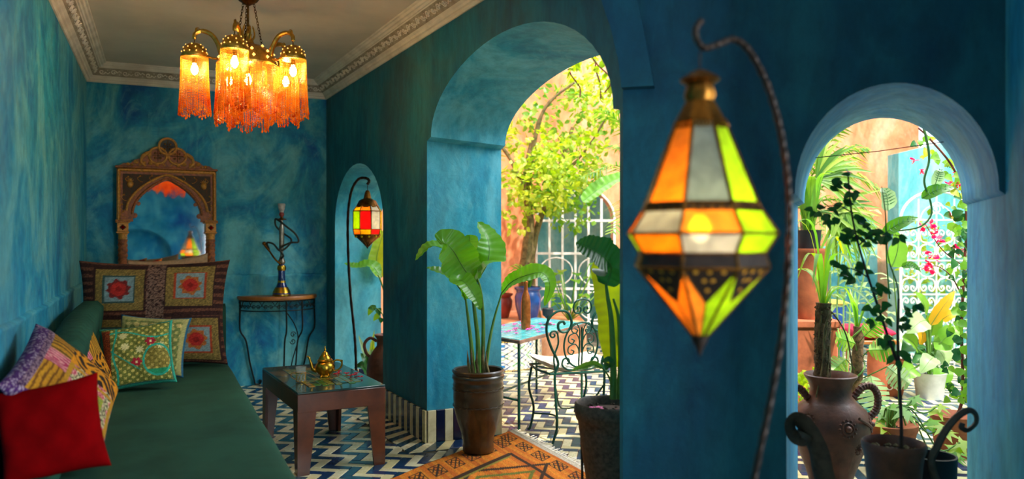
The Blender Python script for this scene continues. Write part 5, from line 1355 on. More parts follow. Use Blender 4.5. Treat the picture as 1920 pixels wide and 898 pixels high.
# ---------------------------------------------------------------- ornate iron chair
cha = thing('garden_chair', 'green wrought iron garden chair with scrolled back and pale seat cushion', 'chair', (.375, 5.13, 0), (0, 0, math.radians(17)))
X, Z = V(1, 0, 0), V(0, 0, 1)
def BP(x, z, y=-.2): return V(x, y-.06*max(0, z-.46)/.45*.8, z)
def bt2(name, pts, r=.0075, sub=8):
    m = MB(); m.tube(catmull([BP(*p) for p in pts], sub), r, 8); return m.build(name, M['iron_green'], cha)
def spiral(cx, cz_, r0, turns, start, sg, r1=.18, n=30): return [(cx+r0*(1-(1-r1)*(i/n))*math.cos(start+sg*2*PI*turns*i/n), cz_+r0*(1-(1-r1)*(i/n))*math.sin(start+sg*2*PI*turns*i/n)) for i in range(n+1)]
for s in (-1, 1):
    ang = 0 if s < 0 else PI
    # rear leg sweeping up and out into the shoulder scroll
    pts = [(s*.185, .008), (s*.155, .12), (s*.165, .30), (s*.17, .44), (s*.15, .52), (s*.20, .62), (s*.235, .72), (s*.225, .80), (s*.165, .85), (s*.10, .84), (s*.07, .78), (s*.085, .73), (s*.125, .715), (s*.155, .735), (s*.158, .77), (s*.13, .785), (s*.115, .765)]
    bt2('back_upright', pts, .0085, 7)
    bt2('back_scroll', [(s*.17, .48), (s*.18, .56), (s*.155, .64), (s*.16, .70)]+[(s*abs(x), z) for x, z in spiral(.190, .70, .030, 1.2, PI, -1)][2:], .006, 4)
    bt2('top_scroll', [(s*.0, .925), (s*.045, .91), (s*.062, .87), (s*.045, .835), (s*.015, .84), (s*.012, .868), (s*.030, .875), (s*.036, .858)], .006)
    bt2('seat_scroll', [(s*.0, .475), (s*.07, .470), (s*.12, .50), (s*.115, .54), (s*.085, .545), (s*.075, .52), (s*.09, .51)], .006)
    for (z0, x1, z1) in ((.52, .085, .60), (.60, .085, .67), (.66, .065, .735)):
        bt2('branch', [(s*.012, z0), (s*.014, z1-.005), (s*.04, z1+.035), (s*x1*.95, z1+.02), (s*x1, z1-.015), (s*(x1-.025), z1-.03), (s*(x1-.038), z1-.01), (s*(x1-.02), z1)], .0042)
    bt2('centre_bar', [(s*.010, .48), (s*.010, .66)], .005, 2)
    pts = [V(s*.19, .20, .44), V(s*.21, .20, .30), V(s*.18, .19, .16), V(s*.20, .20, .03), V(s*.215, .21, .007)]
    m = MB(); m.tube(catmull(pts, 8), .0085, 8); m.build('front_leg', M['iron_green'], cha)
    m = MB(); m.tube(catmull([V(s*.165, -.2, .36), V(s*.10, -.10, .22), V(s*.0, .0, .18)], 8), .006, 6); m.build('brace', M['iron_green'], cha)
    m = MB(); m.tube(catmull([V(s*.16, -.2, .12), V(s*.10, .0, .14), V(s*.185, .19, .12)], 8), .006, 6); m.build('brace', M['iron_green'], cha)
bt2('hoop', [(.115*math.cos(a), .63+.145*math.sin(a)) for a in [2*PI*k/20+PI/2 for k in range(21)]], .006, 3)
m = MB()
sp_ = [(-.20, -.2), (.20, -.2), (.225, 0), (.20, .21), (0, .235), (-.20, .21), (-.225, 0)]
m.tube([V(x, y, .45) for x, y in sp_], .008, 8, closed=True); m.build('seat_rim', M['iron_green'], cha)
m = MB(); NS = 26; vs = []
for s in (1, -1):
    for j in range(NS+1):
        for i in range(NS+1):
            u, v = -1+2*i/NS, -1+2*j/NS; x = u*.225*(1-.06*v*v); y = v*.215*(1-.08*u*u)+.01
            th = .026*((1-u**6)*(1-v**6))**.5; z = .475+.045*abs(u)**2.6+s*th+(.008 if s > 0 else 0)*(1-u*u)*(1-v*v); vs.append((x, y, z))
q = (NS+1)**2; fs = [(j*(NS+1)+i, j*(NS+1)+i+1, (j+1)*(NS+1)+i+1, (j+1)*(NS+1)+i) for j in range(NS) for i in range(NS)]; fs += [tuple(q+a for a in reversed(f)) for f in fs]
m.add(vs, fs); m.build('seat_cushion', M['cushion_white'], cha, angle=0)

# ---------------------------------------------------------------- mosaic bench, planter bed and pots on it
def zell(u, v, r):
    a = (u*9) % 1; b = (v*3) % 1
    if v > .93 or v < .05: return J_(hexc('C8A040') if (u*60) % 1 < .5 else hexc('2A2A20'), r, .2)
    d = abs(a-.5)+abs(b-.5)
    if d < .18: return J_(hexc('2A6FA8'), r, .2)
    if abs(d-.42) < .06: return J_(hexc('3A8A5A') if (int(u*9)+int(v*3)) % 2 else hexc('2A4A80'), r, .2)
    if abs(abs(a-.5)-abs(b-.5)) < .04: return J_(hexc('1A2A48'), r, .2)
    return J_(hexc('E4DCC4'), r, .1)
bench = thing('mosaic_bench', 'built-in bench faced with blue and white mosaic behind the courtyard table', 'bench', (-.55, 7.55, 0), 0)
m = MB(); NB = 150; vs = []; cs = []; rr = random.Random(6)
def bedge(t): a = -PI/2+t*PI/2; return V(.35+.50*math.sin(a+PI/2)-.05, .10+.45*(1-math.cos(a+PI/2)), 0) if t > 0 else V(.3, .1, 0)
bl = [V(-.65, .0, 0), V(-.3, .0, 0), V(.1, .0, 0), V(.45, .04, 0), V(.68, .15, 0), V(.80, .32, 0), V(.86, .5, 0)]
BL = catmull(bl, 20); nbz = 40
for i, p in enumerate(BL):
    for j in range(nbz+1): vs.append((p.x, p.y, .30*j/nbz)); cs.append(zell(i/len(BL), j/nbz, rr))
m.add(vs, [(i*(nbz+1)+j, (i+1)*(nbz+1)+j, (i+1)*(nbz+1)+j+1, i*(nbz+1)+j+1) for i in range(len(BL)-1) for j in range(nbz)], 0, cs)
m.build('mosaic_face', M['mosaic'], bench, angle=0)
m = MB(); out = [V(p.x, p.y, .30) for p in BL]+[V(.86, .5, .30), V(-.65, .5, .30)]
out = [V(p.x, p.y, .30) for p in BL]+[V(-.65, .5, .30)]
m.prism(out, [p+V(0, 0, .02) for p in out]); m.build('bench_top', M['cream_tile'], bench, fixn=True, smooth=False)
pad = MB(); o2 = [V(p.x*.97-.01, p.y+.02, .322) for p in BL]+[V(-.62, .48, .322)]; pad.prism(o2, [p+V(0, 0, .05) for p in o2])
po = pad.build('seat_pad', simple('orange_canvas', hexc('D87A3A'), .9, 0, .25, 12, .2), None, fixn=True, angle=50); po.location = (-.55, 7.55, 0)
tag(po, 'orange seat pad lying on the mosaic bench', 'seat pad')
bed = MB(); bed.bbox(-1.28, .78, 8.1, 9.48, 0, .43, .01); bo = bed.build('planter_bed', M['orange_wall'], None); tag(bo, 'raised salmon planter bed behind the mosaic bench', 'planter')
def simple_pot(name, label, loc, R, H, mat, cat='pot', seed=0, neck=.8, soil_=True):
    t = thing(name, label, cat, loc)
    potmesh([(.001, 0), (R*.62, 0), (R*.68, H*.03), (R*.92, H*.45), (R*.96, H*.7), (R*neck, H*.88), (R*.98, H*.93), (R, H), (R*.9, H), (R*.85, H*.85), (.001, H*.85)], mat, t, 28)
    if soil_: soil(t, R*.84, H*.86, seed)
    return t
c = at(990, 598, 8.35); bpot = simple_pot('glazed_pot', 'cobalt blue glazed pot behind the copper bottle', (c.x, 8.35, .43), .15, .36, M['pot_blue'], seed=3)
c = at(952, 590, 8.5); rpot = simple_pot('glazed_pot', 'rounded red clay pot left of the cobalt pot', (c.x-.10, 8.6, .43), .16, .27, M['pot_red'], seed=4)
m = MB()
for k in range(12): a = k*.55; blade(m, [V(0, 0, .22), V(.06*math.cos(a), .06*math.sin(a), .35), V(.16*math.cos(a), .16*math.sin(a), .36+.02*(k % 3))], .03, 'ovate', n=5, sub=3, seed=k)
stuff(m.build('foliage', M['leaf_mid'], rpot, angle=0))
m = MB()
for k in range(14): a = k*.47; blade(m, [V(0, 0, .30), V(.08*math.cos(a), .08*math.sin(a), .5+.03*(k % 4)), V(.24*math.cos(a), .24*math.sin(a), .50+.05*(k % 3))], .045, 'ovate', n=5, sub=3, seed=k)
stuff(m.build('foliage', M['leaf_mid'], bpot, angle=0))

# ---------------------------------------------------------------- white window grille in the salmon wall
gr = thing('window_grille', 'white painted iron window grille in the salmon courtyard wall', 'grille', (.30, 9.44, .25), 0)
GW2, GH2 = .95, 1.68
m = MB()
for k in range(7):
    x = k*GW2/6; z1 = 1.30+.40*math.sin(PI*k/6)**.7 if 0 < k < 6 else 1.30
    m = MB(); m.box(x-.013, x+.013, -.013, .013, 0, z1); m.build('bar', M['white_iron'], gr, smooth=False)
for z in (.03, .45, .88, 1.28):
    m = MB(); m.box(-.01, GW2+.01, -.02, .006, z-.014, z+.014); m.build('rail', M['white_iron'], gr, smooth=False)
m = MB(); m.tube([V(x, 0, z) for x, z in arch(0, GW2, 1.30, 1.70, None, 20)], .014, 6); m.build('arched_rail', M['white_iron'], gr)
for s_ in (0, 1):
    for k in range(2):
        xc = GW2*(.25+.5*s_); zc = (.24, .66)[k]; m = MB(); m.tube([V(xc+.20*math.cos(a), -.01, zc+.17*math.sin(a)) for a in [2*PI*i/20 for i in range(20)]], .008, 5, closed=True); m.build('ring', M['white_iron'], gr)

# ---------------------------------------------------------------- tree and palms in the bed
tr = thing('garden_tree', 'slender courtyard tree with sunlit yellow green crown behind the table', 'tree', (.16, 8.6, .42))
def tb(pts, r0_, r1_, name='branch', mat='bark', par=tr):
    m = MB(); P = catmull(pts, 6); n = len(P); m.tube(P, [r0_+(r1_-r0_)*i/(n-1)+.003*math.sin(i*2.1) for i in range(n)], 8); return m.build(name, M[mat], par)
tb([(0, 0, 0), (-.02, 0, .5), (.03, -.05, 1.0), (.0, -.1, 1.5), (.08, -.1, 2.0)], .075, .04, 'trunk')
tb([(.12, 0, 0), (.05, .03, .5), (.12, 0, 1.0), (.30, -.1, 1.5), (.5, -.2, 2.1)], .05, .02, 'trunk')
tb([(.0, -.1, 1.4), (-.2, -.1, 1.8), (-.45, -.2, 2.1)], .03, .012); tb([(.05, -.1, 1.8), (.2, -.3, 2.3), (.6, -.5, 2.6)], .03, .01); tb([(.3, -.1, 1.5), (.6, -.4, 1.8), (.85, -.7, 2.2)], .02, .008)
m = MB()
cloud(m, (.15, -.55, 1.50), (.40, .5, .33), 480, .078, 31); cloud(m, (.45, -.4, 1.75), (.42, .5, .32), 420, .078, 32)
cloud(m, (.0, -.1, 2.0), (.30, .4, .25), 110, .08, 33); cloud(m, (.9, -.3, 2.45), (.5, .5, .35), 340, .08, 34); cloud(m, (-.1, -.5, 1.15), (.2, .25, .2), 60, .08, 36)
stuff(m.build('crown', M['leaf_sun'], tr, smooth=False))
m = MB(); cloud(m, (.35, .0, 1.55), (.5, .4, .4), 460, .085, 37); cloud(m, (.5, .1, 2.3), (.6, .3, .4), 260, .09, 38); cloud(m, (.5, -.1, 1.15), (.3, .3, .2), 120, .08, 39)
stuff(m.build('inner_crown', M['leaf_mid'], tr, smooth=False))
def frond(m, base, tip, sag, n, l, side=V(0, -1, 0), w_=.011, seed=0):
    r = random.Random(seed); base, tip = Vector(base), Vector(tip); mid = base.lerp(tip, .55)+V(0, 0, sag)
    P = catmull([base, mid, tip], 14); m.tube(P, [.011*(1-.8*i/(len(P)-1)) for i in range(len(P))], 5)
    d0 = (tip-base).normalized(); s0 = d0.cross(V(0, 0, 1)); s0 = s0.normalized() if s0.length > .05 else V(1, 0, 0)
    for k in range(n):
        t = .12+.88*k/n; i = min(len(P)-2, int(t*(len(P)-1))); p = P[i].lerp(P[i+1], t*(len(P)-1)-i); d = (P[i+1]-P[i]).normalized()
        for sg in (-1, 1):
            ll = l*math.sin(PI*min(1, .18+t*.8))**.6*r.uniform(.85, 1.1); dr = (s0*sg*.85+d*.65+V(0, 0, r.uniform(-.1, .12))).normalized()
            e1 = p+dr*ll*.6; e2 = p+dr*ll-V(0, 0, ll*.28); s_ = d*w_
            m.add([p-s_, p+s_, e1+s_*.8, e1-s_*.8, e2], [(0, 1, 2, 3), (3, 2, 4)])
def palm(name, label, loc, fr_, mat, cat='palm', seed=0, trunk=None, l=.32, n=22):
    t = thing(name, label, cat, loc)
    if trunk: tb(trunk, .05, .035, 'trunk', 'bark', t)
    for k, (b, tp_, sag) in enumerate(fr_):
        m = MB(); frond(m, b, tp_, sag, n, l, seed=seed+k); stuff(m.build('frond', M[mat], t, smooth=False))
    return t
o_ = (1.35, 8.3, 0)
palm('feather_palm', 'feathery palm fanning out high beside the pier, courtyard seen through big arch', (1.62, 8.0, 0), [(V(0, 0, 1.5), V(-.75, -.3, 2.6), .25), (V(0, 0, 1.5), V(-.95, -.5, 1.9), .30), (V(0, 0, 1.5), V(-.7, -.8, 1.35), .25), (V(0, 0, 1.5), V(-.35, -.4, 2.75), .1), (V(0, 0, 1.5), V(.6, -.3, 2.6), .25), (V(0, 0, 1.5), V(.9, .1, 2.0), .25), (V(0, 0, 1.5), V(.1, -.9, 2.2), .25), (V(0, 0, 1.5), V(-.55, .3, 2.3), .2)], 'leaf_palm', seed=40, trunk=[(0, 0, 0), (.02, 0, .8), (0, 0, 1.5)], l=.36)
palm('feather_palm', 'small palm with yellow green fronds over the planter bed by the left reveal', (-.45, 8.9, .42), [(V(0, 0, 1.2), V(.45, -.5, 2.1), .2), (V(0, 0, 1.2), V(.55, -.3, 1.6), .2), (V(0, 0, 1.2), V(.3, -.5, 2.5), .1), (V(0, 0, 1.2), V(-.5, -.3, 2.0), .2), (V(0, 0, 1.2), V(.15, -.3, 1.35), .3)], 'leaf_sun', seed=50, trunk=[(0, 0, 0), (-.02, 0, .6), (0, 0, 1.2)], l=.28)
def Wpm(px, py, Y=7.2): return W(px, py, Y, (1.62, 8.0, 0))
fp_ = [o for o in bpy.data.objects if o.name == 'feather_palm'][0]
leaf_obj('broad_leaf', [Wpm(1092, 378), Wpm(1120, 356), Wpm(1150, 338), Wpm(1190, 322)], .085, M['leaf_banana'], fp_, up=V(-.2, -.8, .6), fold=.3, seed=3)
m = MB(); m.tube(catmull([V(0, 0, 1.1), V(.1, -.3, 1.5), Wpm(1200, 318), Wpm(1190, 322)], 5), .012, 6); m.build('leaf_stalk', M['green_stem'], fp_)
sh = thing('hanging_vine', 'bare and leafy vine twigs hanging at the top of the big arch', 'vine', (.95, 6.8, 2.9))
rr = random.Random(12); lm = MB()
for k in range(7):
    x = rr.uniform(-.5, .25); y = rr.uniform(-.2, .3); pts = [V(x, y, .35)]; p = pts[0]
    for q in range(5): p = p+V(rr.uniform(-.12, .14), rr.uniform(-.06, .06), -rr.uniform(.08, .17)); pts.append(p)
    P = catmull(pts, 4); m = MB(); m.tube(P, .007, 5); m.build('twig', M['red_stem'], sh)
    for i in range(0, len(P), 1):
        for z_ in range(2): small_leaf(lm, P[i], rvec(rr).normalized(), V(0, 0, 1), .08, .026)
stuff(lm.build('foliage', M['leaf_sun'], sh, smooth=False))
m = MB(); m.tube([V(-.75, 0, .33), V(.55, 0, .37)], .012, 6); m.build('support_wire', M['iron_brown'], sh)
bu = thing('leafy_shrub', 'low leafy shrub with large round leaves in front of the white grille', 'shrub', (.62, 8.35, .42))
m = MB(); rr = random.Random(5)
for k in range(22):
    a = rr.uniform(0, 6.28); R_ = rr.uniform(.1, .34); h = rr.uniform(.18, .62); c = V(R_*math.cos(a), R_*.7*math.sin(a), h)
    st_ = MB(); m.tube([V(0, 0, 0), c*.6, c], .006, 5); blade(m, [c, c+V(.07*math.cos(a), .07*math.sin(a), .02), c+V(.15*math.cos(a), .15*math.sin(a), -.02)], .055, 'ovate', n=5, sub=3, seed=k)
stuff(m.build('foliage', M['leaf_mid'], bu, angle=0))

# ---------------------------------------------------------------- things beyond the small arch
rj = (-1.00, 6.06, 0); jar = thing('clay_jar', 'dark brown clay jar with a loop handle just beyond the small arch', 'jar', rj); jar.scale = (.84, .84, .84)
potmesh([(.001, 0), (.09, 0), (.10, .02), (.15, .20), (.165, .32), (.15, .44), (.10, .52), (.07, .56), (.07, .62), (.095, .66), (.085, .665), (.06, .62), (.001, .60)], M['pot_brown'], jar, 30)
for s in (-1, 1):
    m = MB(); m.tube(catmull([(s*.07, 0, .60), (s*.13, -.01, .63), (s*.18, -.02, .58), (s*.17, -.02, .50), (s*.135, 0, .45)], 6), .014, 8); m.build('handle', M['pot_brown'], jar)
rb_ = (-1.08, 7.33, 0); sp1 = thing('potted_banana_plant', 'banana plant showing one broad leaf beyond the small arch', 'potted plant', rb_)
potmesh([(.001, 0), (.12, 0), (.16, .3), (.17, .32), (.15, .32), (.001, .28)], M['terracotta'], sp1, 24)
def Ws(px, py, Y=6.75): return W(px, py, Y, rb_)
rt = V(.0, .0, .28)
stalk(sp1, [rt, V(.05, -.3, .7), Ws(727, 560, 6.9), Ws(712, 522, 6.75), Ws(705, 512)], .014)
leaf_obj('leaf', [Ws(712, 516), Ws(695, 497), Ws(668, 500), Ws(645, 494)], .065, lb, sp1, up=V(0, -.45, .9), fold=.3, seed=61)
leaf_obj('leaf', [Ws(716, 520, 7.0), Ws(706, 490, 7.0), Ws(713, 455, 7.0), Ws(722, 430, 7.0)], .075, M['leaf_sun'], sp1, up=V(.3, -.8, .3), fold=.3, seed=62)
rb2 = (-1.18, 6.62, 0); sp2 = thing('leafy_plant', 'low plant with pale and dark leaves behind the lantern stand foot', 'plant', rb2)
def Wt(px, py, Y=6.6): return W(px, py, Y, rb2)
potmesh([(.001, 0), (.06, 0), (.085, .14), (.09, .15), (.075, .15), (.001, .12)], M['pot_black'], sp2, 20)
for k, (x0, y0, x1, y1, w_, mt) in enumerate(((694, 690, 672, 628, .03, 'leaf_pale'), (698, 690, 702, 618, .025, 'leaf_sun'), (694, 690, 676, 662, .045, 'leaf_dark'), (690, 690, 664, 690, .05, 'leaf_dark'), (700, 690, 695, 640, .03, 'leaf_pale'), (704, 690, 716, 630, .03, 'leaf_mid'), (694, 690, 705, 660, .04, 'leaf_pale'))):
    a, b = Wt(x0, y0), Wt(x1, y1); base = V(0, 0, .12); mid = a.lerp(b, .5)+V(0, -.03, .03)
    leaf_obj('leaf', [base, base.lerp(mid, .6)+V(0, 0, .02), mid, b], w_, M[mt], sp2, up=V(0, -.7, .7), seed=70+k, shape='ovate', sub=4, n=5)
rb3 = (-1.12, 6.42, 0)
sprig = thing('trailing_sprig', 'small drooping sprig of green and yellow leaves beyond the small arch', 'plant', rb3)
def Wu(px, py, Y=6.42): return W(px, py, Y, rb3)
m = MB(); m.tube(catmull([V(.02, .0, 0), V(.05, 0, .4), Wu(720, 600), Wu(710, 580), Wu(698, 578)], 5), .005, 5); m.build('stem', M['green_stem'], sprig)
for k, (x, y, x1, y1) in enumerate(((705, 580, 690, 578), (700, 576, 690, 592), (708, 578, 712, 592), (712, 590, 700, 602), (716, 596, 714, 606))):
    leaf_obj('leaf', [Wu(x, y), Wu((x+x1)/2, (y+y1)/2-2), Wu(x1, y1)], .028, M['leaf_mid'] if k % 2 else M['leaf_dark'], sprig, rib=0, up=V(0, -.8, .5), seed=80+k, shape='ovate', n=5, sub=4)
# ================================================================ seen through the right arch
# ---- tall brown clay jar with handles and sun reliefs, holding a moss pole
vr = (1.655, 4.02, 0)
vj = thing('clay_urn', 'large brown clay urn with two loop handles and sun reliefs holding a root pole', 'urn', vr)
potmesh([(.001, 0), (.085, 0), (.095, .012), (.12, .10), (.165, .22), (.195, .32), (.195, .36), (.175, .42), (.13, .46), (.104, .49), (.100, .53), (.112, .565), (.128, .585), (.132, .597), (.126, .602), (.112, .585), (.09, .54), (.085, .48), (.001, .30)], M['pot_brown'], vj, 44)
for s in (-1, 1):
    m = MB(); P = catmull([(s*.115, 0, .475), (s*.165, 0, .53), (s*.215, 0, .535), (s*.245, 0, .49), (s*.24, 0, .42), (s*.20, 0, .37), (s*.185, 0, .34)], 8)
    m.tube(P, [.017+.004*(i % 2) for i in range(len(P))], 8); m.build('handle', M['pot_brown'], vj)
def relief_sun(cx, a0, z, R, par):
    m = MB(); r_ = .197
    def S(u, v, o=.0): a = a0+u/r_; zz = z+v; rr_ = float(np.interp(zz, [.10, .22, .32, .36, .42, .46], [.12, .165, .195, .195, .175, .13])); return V(rr_*math.cos(a)*(1+o/r_), rr_*math.sin(a)*(1+o/r_), zz)
    m.sphere(S(0, 0, .002), R*.38, 10)
    m.tube([S(R*.6*math.cos(t), R*.6*math.sin(t)) for t in [2*PI*k/20 for k in range(20)]], R*.12, 6, closed=True)
    for k in range(12):
        t = 2*PI*k/12; m.octa(S(R*.95*math.cos(t), R*.95*math.sin(t)), R*.19)
    m.build('sun_relief', M['pot_brown'], par)
relief_sun(0, -PI/2+.05, .36, .045, vj); relief_sun(0, -PI/2-1.0, .38, .04, vj); relief_sun(0, -PI/2+1.1, .36, .04, vj); relief_sun(0, -PI/2+.5, .25, .03, vj)
m = MB(); P = []
for i in range(13): P.append(V(.105+.0*i, -.165-.0*i, .0))
m.tube([V(.197*math.cos(-PI/2+.35+.08*i), .197*math.sin(-PI/2+.35+.08*i), .41-.008*i) for i in range(9)], .008, 6); m.build('raised_cord', M['pot_brown'], vj)
rp = thing('root_pole_plant', 'thick coir covered pole with roots and thin arching leaves standing in the clay urn', 'plant', (1.655, 4.02, .0))
def Wv(px, py, dY=0): return W(px, py, 4.02+dY, (1.655, 4.02, 0))
m = MB(); P = catmull([V(-.03, 0, .31), V(-.045, 0, .5), V(-.042, 0, .75), V(-.035, 0, .97)], 10)
m.tube(P, [.038+.004*math.sin(i*1.9) for i in range(len(P))], 12); rr = random.Random(3)
for k in range(150):
    i = rr.randrange(4, len(P)-1); a = rr.uniform(0, 6.28); c = P[i]+V(.038*math.cos(a), .038*math.sin(a), rr.uniform(-.01, .01)); m.octa(c, rr.uniform(.004, .009))
m.build('pole', M['moss'], rp)
for k in range(7):
    a = k*.9; m = MB(); q = [V(-.04+.035*math.cos(a+i*.25), .035*math.sin(a+i*.25), .45+.08*i) for i in range(7)]; m.tube(catmull(q, 3), .006, 5); m.build('aerial_root', M['bark'], rp)
for k in range(14):
    a = k*2.4; r_ = .12+.05*(k % 4); h = 1.0+.09*(k % 5); b = V(-.04, 0, .92)
    leaf_obj('leaf', [b, b+V(r_*.35*math.cos(a), r_*.35*math.sin(a), (h-.85)*.8), b+V(r_*math.cos(a), r_*math.sin(a), h-.88), b+V(r_*1.7*math.cos(a), r_*1.7*math.sin(a), h-1.02)], .014, M['leaf_mid'] if k % 3 else M['leaf_sun'], rp, rib=0, shape='strap', n=3, sub=4, seed=k)
for (pts) in ([(1555, 590), (1545, 620), (1543, 680), (1530, 745)], [(1560, 585), (1578, 610), (1590, 640), (1600, 700)]):
    m = MB(); m.tube(catmull([Wv(x, y, -.06) for x, y in pts], 6), .004, 5); m.build('hanging_root', M['bark'], rp)

# ---- iron plant stand with scrolled arms and a clay pot
M['rust_grey'] = simple('weathered_grey_iron', hexc('4E4238'), .55, .4, .35, 30, .3)
ps = (1.46, 2.93, 0)
stn = thing('plant_stand', 'wrought iron plant stand with two tall arms curling into scrolls', 'plant stand', ps)
def Wr(px, py, Y=2.93): return W(px, py, Y, ps)
def ribbon(name, pts, w_, t, mat, par, sub=8, taper=True):
    P = catmull(pts, sub); n = len(P); m = MB(); m.tube(P, [t]*n if not taper else [t*(1.15-.45*i/n) for i in range(n)], 8, flat=w_/t); return m.build(name, mat, par)
ribbon('scroll_arm', [V(-.20, -.02, .012), V(-.19, -.02, .20), Wr(1548, 900, 2.9), Wr(1535, 845, 2.9), Wr(1512, 800, 2.9), Wr(1492, 783, 2.9), Wr(1481, 795, 2.9), Wr(1487, 815, 2.9), Wr(1503, 822, 2.9), Wr(1509, 812, 2.9)], .040, .012, M['rust_grey'], stn)
m = MB(); q = [Wr(1552, 898, 2.915), Wr(1538, 845, 2.915), Wr(1515, 803, 2.915), Wr(1500, 790, 2.915), Wr(1500, 818, 2.915), Wr(1515, 870, 2.915), Wr(1530, 905, 2.915)]
ribbon('scroll_arm', [V(.23, -.02, .012), V(.225, -.02, .22), Wr(1748, 880), Wr(1758, 835), Wr(1784, 792), Wr(1812, 770), Wr(1828, 775), Wr(1830, 792), Wr(1815, 806), Wr(1803, 802), Wr(1805, 793)], .014, .0095, M['rust_grey'], stn)
for (a, b) in (((-.20, -.02), (.23, -.02)),):
    m = MB(); m.tube([V(*a, .19), V(*b, .19)], .007, 6); m.build('crossbar', M['iron_green'], stn)
for (x, y) in ((-.17, .22), (.20, .22)):
    m = MB(); m.tube(catmull([V(x, y, .008), V(x*.9, y*.9, .12), V(x, y, .19)], 5), .008, 6); m.build('leg', M['iron_green'], stn)
m = MB(); m.tube([V(-.2, -.02, .19), V(-.17, .22, .19), V(.20, .22, .19), V(.23, -.02, .19)], .007, 6); m.build('shelf_rim', M['iron_green'], stn)
for k in range(5):
    x = -.14+.075*k; m = MB(); m.box(x-.012, x+.012, -.02, .22, .188, .197); m.build('slat', M['iron_green'], stn, smooth=False)
cpz = (ps[0]+.035, ps[1]+.10, .1975)
cp = thing('potted_climber', 'brown clay pot with a very tall thin stem and clusters of dark leaves', 'potted plant', cpz)
potmesh([(.001, 0), (.075, 0), (.08, .01), (.095, .14), (.108, .26), (.116, .285), (.118, .305), (.112, .312), (.102, .30), (.098, .26), (.001, .25)], M['pot_brown'], cp, 36)
soil(cp, .098, .268, 9)
m = MB(); rr = random.Random(2)
for k in range(34):
    a = rr.uniform(0, 6.28); q = .085*math.sqrt(rr.random()); m.octa((q*math.cos(a), q*math.sin(a), .279), rr.uniform(.008, .016), 0, .7)
stuff(m.build('wood_chips', M['bark'], cp, smooth=False))
CY = cpz[1]
def Wc(px, py, dY=0): return W(px, py, CY+dY, cpz)
def stem_(par, pts, r, mat, sub=8): m = MB(); P = catmull(pts, sub); n = len(P); m.tube(P, [r*(1-.5*i/n) for i in range(n)], 6); m.build('stem', M[mat], par); return P
stem_(cp, [Wc(1690, 880), Wc(1690, 800), Wc(1686, 700), Wc(1683, 620), Wc(1685, 560)], .0075, 'dark_stem')
P = stem_(cp, [Wc(1687, 690, .01), Wc(1668, 640, .01), Wc(1648, 580, .01), Wc(1628, 520, .01), Wc(1610, 460, .0), Wc(1597, 400, 0), Wc(1590, 330, 0)], .006, 'dark_stem')
stem_(cp, [Wc(1685, 600, .0), Wc(1683, 540), Wc(1665, 480), Wc(1660, 400), Wc(1653, 350)], .0035, 'green_stem')
stem_(cp, [Wc(1610, 460), Wc(1635, 440), Wc(1665, 440), Wc(1690, 442)], .003, 'dark_stem'); stem_(cp, [Wc(1628, 520), Wc(1600, 505), Wc(1575, 500)], .003, 'dark_stem')
stem_(cp, [Wc(1600, 400), Wc(1570, 385), Wc(1535, 390)], .003, 'dark_stem')
rr = random.Random(14)
spots = [(1625, 442), (1640, 438), (1655, 444), (1668, 440), (1600, 436), (1612, 448), (1585, 450), (1680, 443), (1590, 330), (1575, 345), (1560, 350), (1600, 360), (1585, 380), (1560, 395), (1545, 400), (1530, 392), (1605, 410), (1620, 425), (1575, 445), (1578, 500), (1590, 512), (1610, 498), (1640, 540), (1650, 545), (1618, 510), (1600, 520), (1630, 580), (1655, 575), (1660, 600), (1676, 672), (1690, 665), (1640, 600), (1690, 610), (1700, 585), (1715, 575), (1560, 500), (1545, 420), (1562, 420), (1640, 455), (1665, 455), (1655, 635), (1672, 640), (1700, 600)]
for k, (x, y) in enumerate(spots):
    for q in range(3):
        c = Wc(x+rr.uniform(-6, 6), y+rr.uniform(-5, 5), rr.uniform(-.03, .03)); a = rr.uniform(0, 6.28); d = V(math.cos(a), rr.uniform(-.3, .3), -.3+.4*math.sin(a)).normalized(); l = rr.uniform(.030, .048)
        leaf_obj('leaf', [c, c+d*l*.5+V(0, 0, .003), c+d*l], l*.36, M['leaf_dark'], cp, rib=0, shape='ovate', n=3, sub=3, up=V(rr.uniform(-.4, .4), -.8, .5), seed=k)
# ---- small nursery pots at the foot of the arm
np_ = thing('plastic_pot', 'dark shiny empty pot behind the right scroll of the plant stand', 'pot', (1.72, 3.16, 0))
potmesh([(.001, .0), (.07, 0), (.085, .30), (.09, .42), (.082, .42), (.075, .3), (.001, .28)], M['pot_black'], np_, 28)
# ---- fig-leaved plant
fr0 = (2.12, 4.35, 0); fig = thing('potted_fig', 'young fig with lobed bright green leaves in a terracotta pot past the right arch', 'potted plant', fr0)
potmesh([(.001, 0), (.10, 0), (.14, .22), (.15, .24), (.15, .27), (.13, .27), (.001, .22)], M['terracotta'], fig, 28); soil(fig, .13, .235, 5)
def Wf(px, py, dY=0): return W(px, py, 4.35+dY, fr0)
def lobed(name, c, d, up, L, mat, par, seed=0):
    s = d.cross(up).normalized(); nn = s.cross(d).normalized(); r = random.Random(seed)
    rad = [0.12, .55, .30, .85, .42, 1.0, .42, .85, .30, .55, .12]; ang = [-2.7, -1.9, -1.3, -.85, -.4, 0, .4, .85, 1.3, 1.9, 2.7]
    vs = [c+d*L*.02]; 
    for a_, q in zip(ang, rad): vs.append(c+(d*math.cos(a_)+s*math.sin(a_))*L*q*r.uniform(.92, 1.06)-nn*L*.25*q*q)
    m = MB(); m.add(vs, [(0, i, i+1) for i in range(1, len(vs)-1)]); return m.build(name, mat, par, angle=0)
